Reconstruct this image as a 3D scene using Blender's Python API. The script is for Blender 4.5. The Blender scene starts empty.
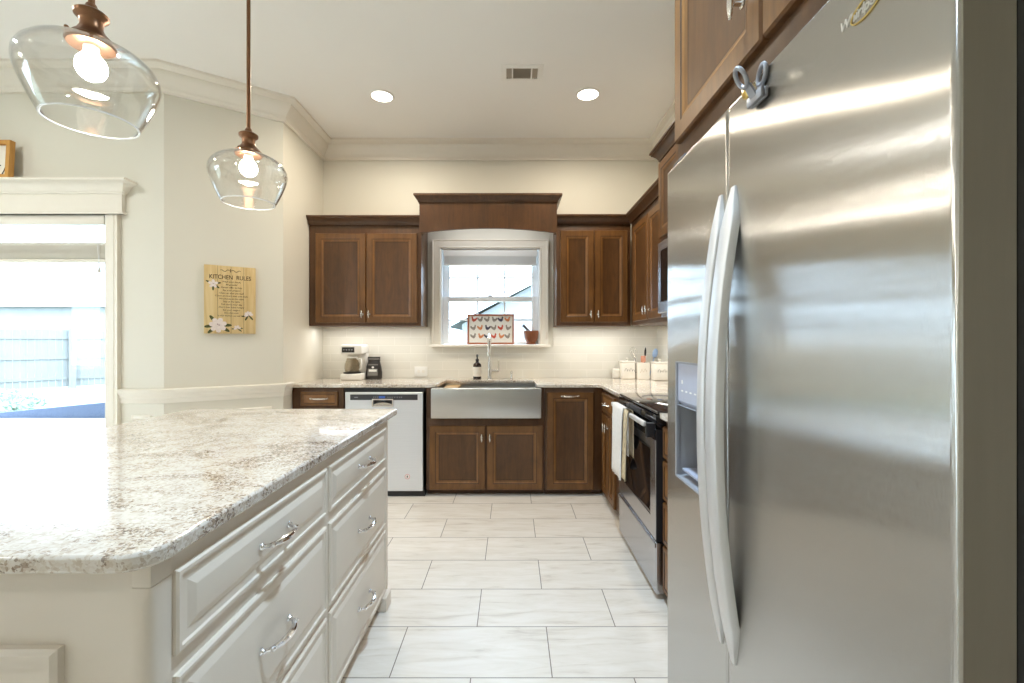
import bpy, bmesh, math, random
from mathutils import Vector, Matrix
from math import sin, cos, pi, radians

random.seed(7)
sc = bpy.context.scene
col = sc.collection

# ------------------------------------------------------------------ camera
CAM_H = 1.26
cam_d = bpy.data.cameras.new('camera')
cam = bpy.data.objects.new('camera', cam_d)
col.objects.link(cam)
cam.location = (0, 0, CAM_H)
cam.rotation_euler = (pi / 2, 0, 0)
cam_d.sensor_width = 36
cam_d.lens = 16.0
cam_d.clip_start = 0.02
sc.camera = cam

# ------------------------------------------------------------------ view, world, big lights
sc.view_settings.view_transform = 'Standard'
sc.view_settings.look = 'None'
sc.view_settings.gamma = 1
sc.view_settings.use_curve_mapping = False
sc.view_settings.exposure = 0.36
sc.cycles.use_denoising = True
sc.cycles.max_bounces = 10
sc.cycles.diffuse_bounces = 5
sc.cycles.glossy_bounces = 4
sc.cycles.transparent_max_bounces = 16
sc.cycles.sample_clamp_indirect = 6
sc.cycles.caustics_reflective = False
sc.cycles.caustics_refractive = False

world = bpy.data.worlds.new('sky')
sc.world = world
world.use_nodes = True
bgn = world.node_tree.nodes['Background']
bgn.inputs['Color'].default_value = (0.62, 0.81, 1.0, 1)
bgn.inputs['Strength'].default_value = 10.0

COOL = (0.80, 0.90, 1.0)
WARM = (1.0, 0.89, 0.73)


def area(name, loc, rot, sx, sy, power, color, shape='RECTANGLE', spread=None):
    l = bpy.data.lights.new(name, 'AREA')
    l.shape = shape
    l.size = sx
    if shape in ('RECTANGLE', 'ELLIPSE'):
        l.size_y = sy
    l.energy = power
    l.color = color
    if spread is not None:
        l.spread = spread
    o = bpy.data.objects.new(name, l)
    o.location = loc
    o.rotation_euler = rot
    col.objects.link(o)
    return o


# lamp strips under the wall cabinets
area('strip_light_under_cabinet', (-1.29, 4.13, 1.385), (0, 0, 0), 0.9, 0.03, 2.1, (1, .98, .94))
area('strip_light_under_cabinet', (0.72, 4.13, 1.385), (0, 0, 0), 0.60, 0.03, 1.5, (1, .98, .94))
area('strip_light_under_cabinet', (1.20, 3.55, 1.385), (0, 0, 0), 0.03, 0.9, 2.2, (1, .98, .94))

area('added_casing_fill', (-.21, 4.08, 2.44), (0, 0, 0), 0.9, 0.03, 2.2, (.95, .97, 1))  # added light, out of sight, to brighten the window casing
area('hood_lamp', (1.17, 2.60, 1.425), (0, 0, 0), 0.30, 0.12, 2.0, (1, .97, .91))

CEIL = 3.15
CANS_SEEN = [(-1.0, 3.50), (0.58, 3.475)]
for cx_, cy_ in CANS_SEEN:
    area('recessed_and_fill_lamp', (cx_, cy_, CEIL - 0.022), (0, 0, 0), 0.13, 0.13, 13.5, WARM, 'DISK', radians(166))
for cx_, cy_, pw_ in ((-3.4, 1.4, 24), (-3.4, -0.8, 20), (-1.1, -0.95, 2.5)):  # unseen fill lights added for the patio wall and island front
    area('recessed_and_fill_lamp', (cx_, cy_, CEIL - 0.022), (0, 0, 0), 0.13, 0.13, pw_, (1, .98, .93), 'DISK', radians(176))
# cool fill light over the aisle, added out of view to brighten the floor
area('recessed_and_fill_lamp', (0.15, 1.15, CEIL - 0.022), (0, 0, 0), 0.13, 0.13, 22, (0.60, 0.80, 1.0), 'DISK', radians(110))


# ------------------------------------------------------------------ materials
def rgb(r, g, b):
    def f(c):
        c /= 255.0
        return c / 12.92 if c <= 0.04045 else ((c + 0.055) / 1.055) ** 2.4
    return (f(r), f(g), f(b), 1)


class NT:
    def __init__(self, name):
        self.m = bpy.data.materials.new(name)
        self.m.use_nodes = True
        self.t = self.m.node_tree
        self.b = self.t.nodes['Principled BSDF']
        self.out = self.t.nodes['Material Output']

    def n(self, typ, **kw):
        nd = self.t.nodes.new(typ)
        for k, v in kw.items():
            if k.startswith('i_'):
                nd.inputs[k[2:].replace('_', ' ')].default_value = v
            else:
                setattr(nd, k, v)
        return nd

    def l(self, a, b):
        self.t.links.new(a, b)

    def coords(self, scale=(1, 1, 1), loc=(0, 0, 0), kind='Object', rot=(0, 0, 0)):
        tc = self.n('ShaderNodeTexCoord')
        mp = self.n('ShaderNodeMapping')
        mp.inputs['Scale'].default_value = scale
        mp.inputs['Location'].default_value = loc
        mp.inputs['Rotation'].default_value = rot
        self.l(tc.outputs[kind], mp.inputs['Vector'])
        return mp.outputs['Vector']

    def noise(self, vec, scale, detail=4, rough=0.55, dist=0.0):
        nd = self.n('ShaderNodeTexNoise')
        nd.inputs['Scale'].default_value = scale
        nd.inputs['Detail'].default_value = detail
        nd.inputs['Roughness'].default_value = rough
        nd.inputs['Distortion'].default_value = dist
        self.l(vec, nd.inputs['Vector'])
        return nd.outputs['Fac']

    def ramp(self, fac, stops):
        nd = self.n('ShaderNodeValToRGB')
        e = nd.color_ramp.elements
        while len(e) < len(stops):
            e.new(0.5)
        for k, (p, c) in enumerate(stops):
            e[k].position = p
            e[k].color = c
        self.l(fac, nd.inputs['Fac'])
        return nd.outputs['Color']

    def mix(self, fac, a, b, mode='MIX'):
        nd = self.n('ShaderNodeMix', data_type='RGBA', blend_type=mode)
        for s, v in ((nd.inputs[0], fac), (nd.inputs[6], a), (nd.inputs[7], b)):
            if hasattr(v, 'is_output'):
                self.l(v, s)
            else:
                s.default_value = v
        return nd.outputs[2]

    def bump(self, height, strength, dist=0.01):
        nd = self.n('ShaderNodeBump')
        nd.inputs['Strength'].default_value = strength
        nd.inputs['Distance'].default_value = dist
        self.l(height, nd.inputs['Height'])
        self.l(nd.outputs['Normal'], self.b.inputs['Normal'])

    def set(self, **kw):
        for k, v in kw.items():
            self.b.inputs[k.replace('_', ' ')].default_value = v
        return self


def simple(name, c, rough=0.5, metal=0.0, var=0.05, scale=14, **kw):
    t = NT(name)
    f = t.noise(t.coords(), scale, 3)
    lo = tuple(x * (1 - var) for x in c[:3]) + (1,)
    hi = tuple(min(1, x * (1 + var)) for x in c[:3]) + (1,)
    t.l(t.ramp(f, [(0.3, lo), (0.7, hi)]), t.b.inputs['Base Color'])
    t.set(Roughness=rough, Metallic=metal, **kw)
    return t.m


def paint(name, c, rough=0.6, bump=0.06):
    t = NT(name)
    v = t.coords()
    f = t.noise(v, 2.0, 3)
    t.l(t.ramp(f, [(0.3, tuple(x * .985 for x in c[:3]) + (1,)), (0.7, c)]), t.b.inputs['Base Color'])
    t.set(Roughness=rough)
    t.bump(t.noise(v, 160, 2), bump, 0.002)
    return t.m


def wood(name, dark, light, scale=(16, 16, 1.6), rough=0.36, blot=0.6):
    t = NT(name)
    g = t.noise(t.coords(scale), 1.6, 6, 0.6, 0.9)
    b = t.noise(t.coords((6, 6, 3.4)), 1.6, 5, 0.65, 0.6)
    mid = tuple((x + y) / 2 for x, y in zip(dark, light))
    c1 = t.ramp(g, [(0.22, dark), (0.5, mid), (0.8, light)])
    c2 = t.ramp(b, [(0.28, (0.50, 0.50, 0.50, 1)), (0.55, (.95, .95, .95, 1)), (0.75, (1.25, 1.2, 1.12, 1))])
    t.l(t.mix(blot, c1, c2, 'MULTIPLY'), t.b.inputs['Base Color'])
    t.set(Roughness=rough)
    t.bump(g, 0.04, 0.002)
    return t.m


def steel(name, c, rough, tangent, aniso=0.75, wave=0.0, brush=(1, 1, 1), metal=1.0, wscale=(1.2, 1.2, 3.0)):
    t = NT(name)
    f = t.noise(t.coords(brush), 1.0, 5, 0.7)
    t.l(t.ramp(f, [(0.3, tuple(x * .93 for x in c[:3]) + (1,)), (0.7, c)]), t.b.inputs['Base Color'])
    t.set(Roughness=rough, Metallic=metal, Anisotropic=aniso)
    cb = t.n('ShaderNodeCombineXYZ')
    for k in range(3):
        cb.inputs[k].default_value = tangent[k]
    t.l(cb.outputs[0], t.b.inputs['Tangent'])
    if wave:
        t.bump(t.noise(t.coords(wscale), 1.0, 1, 0.4), wave, 0.02)
    return t.m


def groove_steel(name, c, rough, aniso, spread, freq, wave):
    """steel brushed in vertical lines: the grooves scatter reflections sideways"""
    t = NT(name)
    v = t.coords()
    t.l(t.ramp(t.noise(t.coords((2, 160, 1.5)), 1.0, 4, 0.7), [(0.3, tuple(x * .985 for x in c[:3]) + (1,)), (0.7, c)]), t.b.inputs['Base Color'])
    t.set(Roughness=rough, Metallic=1.0, Anisotropic=aniso)
    cb = t.n('ShaderNodeCombineXYZ')
    cb.inputs[1].default_value = 1
    t.l(cb.outputs[0], t.b.inputs['Tangent'])
    g = t.noise(t.coords((freq * .05, freq, 60)), 1.0, 2, 0.6)
    w = t.noise(t.coords((1.0, 1.6, 3.2)), 1.0, 1, 0.4)
    c2 = t.n('ShaderNodeCombineXYZ')
    for src, k, amp in ((g, 1, spread), (w, 2, wave)):
        m1 = t.n('ShaderNodeMath', operation='MULTIPLY_ADD')
        t.l(src, m1.inputs[0])
        m1.inputs[1].default_value = amp
        m1.inputs[2].default_value = -amp * .5
        t.l(m1.outputs[0], c2.inputs[k])
    ge = t.n('ShaderNodeNewGeometry')
    ad = t.n('ShaderNodeVectorMath', operation='ADD')
    t.l(ge.outputs['Normal'], ad.inputs[0])
    t.l(c2.outputs[0], ad.inputs[1])
    nm = t.n('ShaderNodeVectorMath', operation='NORMALIZE')
    t.l(ad.outputs[0], nm.inputs[0])
    t.l(nm.outputs[0], t.b.inputs['Normal'])
    return t.m


def granite():
    t = NT('granite')
    v = t.coords()
    # grains: jittered cells with a random shade, shifted darker inside mineral drifts
    ds = t.n('ShaderNodeTexNoise')
    ds.inputs['Scale'].default_value = 60
    ds.inputs['Detail'].default_value = 3
    t.l(v, ds.inputs['Vector'])
    dv = t.n('ShaderNodeVectorMath', operation='MULTIPLY_ADD')
    t.l(ds.outputs['Color'], dv.inputs[0])
    dv.inputs[1].default_value = (.016, .016, .016)
    t.l(v, dv.inputs[2])

    def grains(scale):
        vo = t.n('ShaderNodeTexVoronoi')
        vo.inputs['Scale'].default_value = scale
        t.l(dv.outputs[0], vo.inputs['Vector'])
        sp = t.n('ShaderNodeSeparateColor')
        t.l(vo.outputs['Color'], sp.inputs[0])
        return sp.outputs[0]

    drift = t.noise(t.coords((1, 1.5, 1)), 4.2, 5, 0.62, 1.1)

    def shifted(g, k):
        m = t.n('ShaderNodeMath', operation='MULTIPLY_ADD')
        t.l(drift, m.inputs[0])
        m.inputs[1].default_value = k
        m2 = t.n('ShaderNodeMath', operation='ADD')
        m.inputs[2].default_value = -.5 * k
        t.l(m.outputs[0], m2.inputs[0])
        t.l(g, m2.inputs[1])
        return m2.outputs[0]

    c1 = t.ramp(shifted(grains(165), 1.5), [(0.0, rgb(240, 236, 230)), (0.40, rgb(234, 228, 219)), (0.70, rgb(222, 212, 198)), (0.95, rgb(204, 190, 173)), (1.0, rgb(178, 160, 143))])
    c2 = t.ramp(shifted(grains(250), 1.9), [(0.0, (1, 1, 1, 1)), (0.76, (1, 1, 1, 1)), (0.86, (.84, .80, .75, 1)), (0.95, (.60, .52, .46, 1)), (1.0, (.30, .24, .21, 1))])
    c = t.mix(0.85, c1, c2, 'MULTIPLY')
    soft = t.ramp(t.noise(v, 22, 5, 0.65), [(0.35, (1, 1, 1, 1)), (0.7, (.90, .87, .83, 1))])
    c = t.mix(0.8, c, soft, 'MULTIPLY')
    c = t.mix(1.0, c, (.88, .87, .86, 1), 'MULTIPLY')
    t.l(c, t.b.inputs['Base Color'])
    t.set(Roughness=0.10, Coat_Weight=0.3, Coat_Roughness=0.03)
    return t.m


def floor_tile():
    t = NT('floor_tile')
    v = t.coords((1, 1, 1), (0.46 + 0.3055, -1.705, 0))
    br = t.n('ShaderNodeTexBrick')
    br.offset = 0.5
    br.offset_frequency = 2
    br.inputs['Scale'].default_value = 1
    br.inputs['Brick Width'].default_value = 0.611
    br.inputs['Row Height'].default_value = 0.3056
    br.inputs['Mortar Size'].default_value = 0.0022
    br.inputs['Mortar Smooth'].default_value = 0.1
    br.inputs['Color1'].default_value = (0, 0, 0, 1)
    br.inputs['Color2'].default_value = (1, 1, 1, 1)
    br.inputs['Bias'].default_value = 0
    t.l(v, br.inputs['Vector'])
    # travertine-like streaks along the length of each tile, shifted tile by tile
    sh = t.n('ShaderNodeVectorMath', operation='MULTIPLY_ADD')
    t.l(br.outputs['Color'], sh.inputs[0])
    sh.inputs[1].default_value = (7, 3, 0)
    t.l(t.coords((1.6, 9, 1)), sh.inputs[2])
    st = t.noise(sh.outputs[0], 2.4, 6, 0.62, 0.7)
    c = t.ramp(st, [(0.28, rgb(204, 193, 180)), (0.42, rgb(228, 220, 208)), (0.6, rgb(236, 229, 220)), (0.8, rgb(240, 235, 227))])
    tone = t.mix(br.outputs['Color'], (0.96, 0.96, 0.96, 1), (1, 1, 1, 1))
    c = t.mix(1.0, c, tone, 'MULTIPLY')
    c = t.mix(br.outputs['Fac'], c, rgb(128, 116, 104))
    t.l(c, t.b.inputs['Base Color'])
    t.set(Roughness=0.36)
    iv = t.n('ShaderNodeMath', operation='SUBTRACT')
    iv.inputs[0].default_value = 1
    t.l(br.outputs['Fac'], iv.inputs[1])
    t.bump(iv.outputs[0], 0.25, 0.002)
    return t.m


def wall_tile(name, rot):
    t = NT(name)
    v = t.coords((1, 1, 1), (0.05, -0.914, 0), rot=rot)
    br = t.n('ShaderNodeTexBrick')
    br.offset = 0.5
    br.inputs['Scale'].default_value = 1
    br.inputs['Brick Width'].default_value = 0.305
    br.inputs['Row Height'].default_value = 0.0772
    br.inputs['Mortar Size'].default_value = 0.0018
    br.inputs['Mortar Smooth'].default_value = 0.2
    br.inputs['Color1'].default_value = rgb(224, 220, 208)
    br.inputs['Color2'].default_value = rgb(230, 226, 214)
    br.inputs['Mortar'].default_value = rgb(240, 236, 226)
    t.l(v, br.inputs['Vector'])
    t.l(br.outputs['Color'], t.b.inputs['Base Color'])
    t.set(Roughness=0.16)
    iv = t.n('ShaderNodeMath', operation='SUBTRACT')
    iv.inputs[0].default_value = 1
    t.l(br.outputs['Fac'], iv.inputs[1])
    t.bump(iv.outputs[0], 0.3, 0.002)
    return t.m


def clear_glass(name, tint=(1, 1, 1, 1), ior=1.45, gain=1.0):
    t = NT(name)
    tr = t.n('ShaderNodeBsdfTransparent')
    tr.inputs['Color'].default_value = tint
    gl = t.n('ShaderNodeBsdfGlossy')
    gl.inputs['Roughness'].default_value = 0.02
    # Schlick reflectance, the same from both sides of the sheet
    lw = t.n('ShaderNodeLayerWeight')
    pw = t.n('ShaderNodeMath', operation='POWER')
    t.l(lw.outputs['Facing'], pw.inputs[0])
    pw.inputs[1].default_value = 5
    f0 = ((ior - 1) / (ior + 1)) ** 2
    mu = t.n('ShaderNodeMath', operation='MULTIPLY_ADD', use_clamp=True)
    mu.inputs[1].default_value = (1 - f0) * gain
    mu.inputs[2].default_value = f0 * gain
    t.l(pw.outputs[0], mu.inputs[0])
    mx = t.n('ShaderNodeMixShader')
    t.l(mu.outputs[0], mx.inputs[0])
    t.l(tr.outputs[0], mx.inputs[1])
    t.l(gl.outputs[0], mx.inputs[2])
    t.l(mx.outputs[0], t.out.inputs['Surface'])
    return t.m


def glow(name, c, s):
    t = NT(name)
    t.set(Base_Color=c, Emission_Color=c, Emission_Strength=s)
    return t.m


def slats_mat(name, c, axis, period, depth=0.35):
    """boards cut by dark joints, drawn with a wave along one axis"""
    t = NT(name)
    v = t.coords()
    sx = t.n('ShaderNodeSeparateXYZ')
    t.l(v, sx.inputs[0])
    m1 = t.n('ShaderNodeMath', operation='DIVIDE')
    t.l(sx.outputs[axis], m1.inputs[0])
    m1.inputs[1].default_value = period
    m2 = t.n('ShaderNodeMath', operation='FRACT')
    t.l(m1.outputs[0], m2.inputs[0])
    k = t.ramp(m2.outputs[0], [(0.0, (1 - depth,) * 3 + (1,)), (0.07, (1, 1, 1, 1)), (1.0, (1, 1, 1, 1))])
    n = t.ramp(t.noise(v, 2.5, 3), [(0.3, tuple(x * .9 for x in c[:3]) + (1,)), (0.7, c)])
    t.l(t.mix(1.0, n, k, 'MULTIPLY'), t.b.inputs['Base Color'])
    t.set(Roughness=0.7)
    return t.m


WALLC = rgb(225, 221, 208)
MAT = dict(
    wall=paint('wall_paint', WALLC),
    ceiling=paint('ceiling_paint', rgb(245, 243, 238), 0.8),
    trim=simple('trim_paint', rgb(236, 230, 218), 0.35, var=0.01),
    whitewin=simple('white_vinyl', rgb(240, 242, 245), 0.35, var=0.01),
    floor=floor_tile(),
    tile=wall_tile('subway_tile', (pi / 2 * -1, 0, 0)),
    tile_side=wall_tile('subway_tile_side', (0, pi / 2, pi / 2)),
    granite=granite(),
    wood=wood('stained_wood', rgb(90, 58, 28), rgb(128, 87, 44)),
    woodp=wood('stained_wood_panel', rgb(72, 46, 24), rgb(102, 68, 36), blot=0.6),
    woodl=wood('stained_wood_bead', rgb(118, 78, 38), rgb(150, 106, 58)),
    woodd=wood('dark_glaze', rgb(38, 22, 12), rgb(58, 34, 18)),
    woodf=wood('stained_wood_frame', rgb(72, 46, 26), rgb(98, 66, 38)),
    island=simple('island_paint', rgb(224, 214, 200), 0.45, var=0.01),
    chrome=simple('polished_chrome', (0.78, 0.78, 0.80, 1), 0.12, 1.0, var=0.02),
    nickel=simple('satin_nickel', (0.66, 0.63, 0.58, 1), 0.26, 1.0, var=0.03),
    fridge=groove_steel('brushed_steel_door', (0.54, 0.525, 0.495, 1), 0.20, 1.0, 2.0, 20000, 0.08),
    fside=steel('steel_edge_dark_reflection', (0.27, 0.24, 0.205, 1), 0.42, (0, 0, 1), 0.3, 0, (30, 30, 2)),  # darkened colour stands in for dim surroundings mirrored in the door sides
    fhandle=steel('steel_handle', (0.72, 0.71, 0.70, 1), 0.5, (0, 1, 0), 0.2, 0, (40, 40, 3), metal=0.75),
    steelx=steel('brushed_steel', (0.66, 0.65, 0.63, 1), 0.3, (1, 0, 0), 0.8, 0.03, (3, 3, 260)),
    steeld=steel('dishwasher_steel', (0.80, 0.82, 0.85, 1), 0.42, (1, 0, 0), 0.6, 0, (3, 3, 260), metal=0.45),
    steely=steel('range_steel', (0.56, 0.57, 0.60, 1), 0.24, (0, 1, 0), 0.75, 0.02, (3, 3, 200)),
    blackp=simple('black_plastic', (0.012, 0.012, 0.014, 1), 0.4),
    darkgrey=simple('dark_grey_plastic', (0.045, 0.047, 0.055, 1), 0.35),
    greyp=simple('grey_plastic', rgb(150, 151, 156), 0.4),
    panelgrey=simple('pale_grey_plastic', rgb(176, 180, 196), 0.3),
    blackglass=simple('black_glass', (0.01, 0.011, 0.014, 1), 0.04, var=0.0, Specular_IOR_Level=0.8),
    cooktop=simple('ceramic_cooktop', (0.02, 0.02, 0.022, 1), 0.05, var=0.0, IOR=3.2),
    bronze=simple('brushed_bronze', rgb(132, 96, 70), 0.32, 0.9, var=0.12),
    glass=clear_glass('pane_glass', (0.97, 0.99, 1, 1)),
    shade=clear_glass('shade_glass', (0.985, 0.985, 0.98, 1), 1.55, 1.7),
    carafe=clear_glass('carafe_glass', (0.90, 0.87, 0.82, 1), 1.5),
    rimlight=simple('rim_light_white', rgb(246, 247, 246), 0.08, var=0.0),  # opaque white stands in for bulb light shining through the glass edge
    bulb=glow('bulb_glow', (1, 0.94, 0.86, 1), 95),
    can=glow('recessed_lamp_glow', (1, 0.95, 0.86, 1), 6),
    white=simple('white_plastic', rgb(240, 238, 232), 0.3, var=0.01),
    cream=simple('cream_glaze', rgb(238, 233, 222), 0.25, var=0.03),
    paper=simple('paper', rgb(236, 230, 218), 0.8, var=0.03),
    ink=simple('ink', rgb(58, 44, 30), 0.8),
    black=simple('black_ink', rgb(24, 22, 22), 0.6),
    pine=slats_mat('pine_boards', rgb(214, 188, 138), 0, 0.0815, 0.25),
    oak=wood('golden_oak', rgb(186, 128, 52), rgb(214, 162, 86), rough=0.5, blot=0.2),
    petal=simple('magnolia_petal', rgb(228, 216, 212), 0.8, var=0.08, scale=60),
    petalc=simple('petal_centre', rgb(176, 150, 150), 0.8),
    leaf=simple('leaf_green', rgb(72, 78, 40), 0.7, var=0.25, scale=60),
    amber=simple('amber_bottle', rgb(38, 22, 14), 0.12),
    cloth=simple('towel_cloth', rgb(232, 230, 228), 0.95, var=0.04, scale=60),
    clothtan=simple('towel_pattern', rgb(196, 180, 150), 0.95, var=0.2, scale=40),
    redwood=wood('turned_wood', rgb(112, 60, 32), rgb(150, 88, 50), blot=0.3),
    pestle=wood('pestle_wood', rgb(70, 46, 44), rgb(104, 72, 66), blot=0.3),
    pframe=wood('cherry_frame', rgb(150, 84, 56), rgb(186, 116, 80), blot=0.2),
    red=simple('red_print', rgb(196, 84, 66), 0.7, var=0.15, scale=80),
    orange=simple('orange_print', rgb(214, 140, 92), 0.7, var=0.15, scale=80),
    navy=simple('navy_print', rgb(66, 66, 84), 0.7, var=0.2, scale=80),
    greypr=simple('grey_print', rgb(150, 142, 134), 0.7, var=0.2, scale=80),
    blue=simple('blue_enamel', rgb(156, 182, 218), 0.3),
    coral=simple('coral_silicone', rgb(214, 150, 126), 0.4),
    bag=simple('coffee_bag', rgb(48, 44, 42), 0.45, var=0.2, scale=30),
    baglabel=simple('bag_label', rgb(120, 116, 110), 0.5, var=0.1),
    gold=simple('gold_metal', rgb(206, 178, 104), 0.3, 0.8),
    logo=simple('logo_silver', rgb(222, 218, 210), 0.3, 0.6),
    bamboo=wood('bamboo_board', rgb(196, 160, 112), rgb(222, 190, 142), blot=0.2),
    tablew=simple('white_table_paint', rgb(236, 236, 236), 0.2, var=0.01),
    tablee=simple('table_edge_wood', rgb(216, 204, 186), 0.4),
    fence=slats_mat('fence_boards', rgb(126, 124, 121), 0, 0.14, 0.22),
    siding=slats_mat('lap_siding', rgb(146, 146, 146), 2, 0.16, 0.16),
    roof=simple('roof_shingles', rgb(110, 112, 116), 0.9, var=0.12, scale=6),
    lawn=simple('pale_lawn', rgb(136, 140, 122), 0.95, var=0.12, scale=3),
    bush=simple('bush_leaves', rgb(160, 176, 160), 0.8, var=0.2, scale=20),
    wicker=slats_mat('blue_wicker', rgb(62, 72, 94), 0, 0.06, 0.5),
    blind=simple('blind_slats', rgb(238, 238, 236), 0.5, var=0.01),
    blindc=simple('blind_bottom', rgb(226, 220, 206), 0.5, var=0.02),
    sticker=simple('white_sticker', rgb(236, 232, 230), 0.5),
    pink=simple('pink_sticker_ring', rgb(214, 150, 150), 0.5),
    grille=simple('vent_grille', rgb(186, 176, 160), 0.6),
    display=glow('blue_display', (0.04, 0.10, 0.35, 1), 0.3),
)


# ------------------------------------------------------------------ mesh tools
class Fr:
    """a local frame: origin, right, up, outward"""
    def __init__(s, o, u, v, w):
        s.o, s.u, s.v, s.w = Vector(o), Vector(u), Vector(v), Vector(w)

    def __call__(s, a, b, c):
        return s.o + s.u * a + s.v * b + s.w * c

    def at(s, a, b, c):
        return Fr(s(a, b, c), s.u, s.v, s.w)


def F_back(x, y, z):      # faces the camera (-Y)
    return Fr((x, y, z), (1, 0, 0), (0, 0, 1), (0, -1, 0))


def F_right(x, y, z):     # faces -X, runs toward the camera
    return Fr((x, y, z), (0, -1, 0), (0, 0, 1), (-1, 0, 0))


def F_east(x, y, z):      # faces +X
    return Fr((x, y, z), (0, 1, 0), (0, 0, 1), (1, 0, 0))


WORLD = Fr((0, 0, 0), (1, 0, 0), (0, 1, 0), (0, 0, 1))


class MB:
    def __init__(s):
        s.v, s.f, s.m, s.mi = [], [], [], 0

    def add(s, vs, fs, mi=None):
        o = len(s.v)
        s.v += [tuple(p) for p in vs]
        s.f += [tuple(i + o for i in f) for f in fs]
        s.m += [s.mi if mi is None else mi] * len(fs)
        return s

    def box(s, a0, a1, b0, b1, c0, c1, bev=0.0, F=WORLD, seg=2):
        if bev <= 0:
            P = [(a, b, c) for c in (c0, c1) for b in (b0, b1) for a in (a0, a1)]
            return s.add([F(*p) for p in P], [(0, 2, 3, 1), (4, 5, 7, 6), (0, 1, 5, 4), (2, 6, 7, 3), (0, 4, 6, 2), (1, 3, 7, 5)])
        bm = bmesh.new()
        bmesh.ops.create_cube(bm, size=1)
        for v in bm.verts:
            v.co = Vector(((a0 + a1) / 2 + v.co.x * (a1 - a0), (b0 + b1) / 2 + v.co.y * (b1 - b0), (c0 + c1) / 2 + v.co.z * (c1 - c0)))
        bmesh.ops.bevel(bm, geom=bm.edges[:], offset=bev, segments=seg, affect='EDGES', profile=0.5)
        bm.verts.index_update()
        s.add([F(*v.co) for v in bm.verts], [[v.index for v in f.verts] for f in bm.faces])
        bm.free()
        return s

    def panel(s, F, W, H, prof, hole=None, mis=None):
        """nested rectangles: prof = [(inset, height)]; hole = (a0,a1,b0,b1) leaves a rectangular opening"""
        rings = []
        for (i, h) in prof:
            rings.append([F(i, i, h), F(W - i, i, h), F(W - i, H - i, h), F(i, H - i, h)])
        if hole:
            a0, a1, b0, b1 = hole
            h = prof[-1][1]
            rings.append([F(a0, b0, h), F(a1, b0, h), F(a1, b1, h), F(a0, b1, h)])
        vs = [p for r in rings for p in r]
        o = len(s.v)
        s.v += [tuple(p) for p in vs]
        for k in range(len(rings) - 1):
            for j in range(4):
                a, b = o + 4 * k + j, o + 4 * k + (j + 1) % 4
                s.f.append((a, b, b + 4, a + 4))
                s.m.append(mis[k] if mis else s.mi)
        s.f.append((o + 3, o + 2, o + 1, o))
        s.m.append(mis[0] if mis else s.mi)
        if not hole:
            e = o + 4 * (len(rings) - 1)
            s.f.append((e, e + 1, e + 2, e + 3))
            s.m.append(mis[-1] if mis else s.mi)
        return s

    def sweep(s, path, prof, map3, closed=False, side=1, m0=None, m1=None):
        n = len(path)
        P = [Vector(p) for p in path]
        segn = []
        for k in range(n if closed else n - 1):
            d = (P[(k + 1) % n] - P[k]).normalized()
            segn.append(Vector((-d.y, d.x)) * side)
        rings = []
        for k in range(n):
            if closed:
                n1, n2 = segn[k - 1], segn[k]
            else:
                n1, n2 = segn[max(0, k - 1)], segn[min(n - 2, k)]
            m = (n1 + n2) / (1 + n1.dot(n2))
            if k == 0 and m0 is not None:
                m = Vector(m0)
            if k == n - 1 and m1 is not None:
                m = Vector(m1)
            rings.append([map3(P[k].x + m.x * o, P[k].y + m.y * o, h) for (o, h) in prof])
        return s.loft(rings, closed)

    def loft(s, rings, closed=False, caps=True):
        k = len(rings[0])
        vs = [p for r in rings for p in r]
        fs = []
        n = len(rings)
        for i in range(n if closed else n - 1):
            for j in range(k):
                a, b = i * k + j, i * k + (j + 1) % k
                c, d = ((i + 1) % n) * k + (j + 1) % k, ((i + 1) % n) * k + j
                fs.append((a, b, c, d))
        if not closed and caps:
            fs.append(tuple(range(k))[::-1])
            fs.append(tuple((n - 1) * k + j for j in range(k)))
        return s.add(vs, fs)

    def tube(s, pts, r, n=10, closed=False):
        P = [Vector(p) for p in pts]
        R = r if isinstance(r, (list, tuple)) else [r] * len(P)
        rings = []
        up = None
        for k, p in enumerate(P):
            if closed:
                t = (P[(k + 1) % len(P)] - P[k - 1]).normalized()
            else:
                t = (P[min(k + 1, len(P) - 1)] - P[max(k - 1, 0)]).normalized()
            if up is None:
                up = Vector((0, 0, 1)) if abs(t.z) < 0.9 else Vector((1, 0, 0))
            up = (up - t * up.dot(t)).normalized()
            sd = t.cross(up)
            rings.append([p + (up * cos(2 * pi * j / n) + sd * sin(2 * pi * j / n)) * R[k] for j in range(n)])
        return s.loft(rings, closed)

    def lathe(s, prof, F=WORLD, n=32, closed=False):
        """prof = [(r, h)] around F.w"""
        rings = [[F(r * cos(2 * pi * j / n), r * sin(2 * pi * j / n), h) for j in range(n)] for r, h in prof]
        return s.loft(rings, closed)

    def ell(s, c, ru, rv, rw, F=WORLD, nu=14, nv=9):
        g = F.at(*c)
        pr = []
        for k in range(nv):
            a = -pi / 2 + pi * (k + 0.02) / (nv - 1 + 0.04)
            pr.append((cos(a), sin(a)))
        rings = [[g(ru * r * cos(2 * pi * j / nu), rv * r * sin(2 * pi * j / nu), rw * h) for j in range(nu)] for r, h in pr]
        return s.loft(rings)

    def prism(s, poly, F, h0, h1):
        k = len(poly)
        vs = [F(a, b, h0) for a, b in poly] + [F(a, b, h1) for a, b in poly]
        fs = [(i, (i + 1) % k, k + (i + 1) % k, k + i) for i in range(k)]
        fs += [tuple(range(k))[::-1], tuple(range(k, 2 * k))]
        return s.add(vs, fs)

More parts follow.
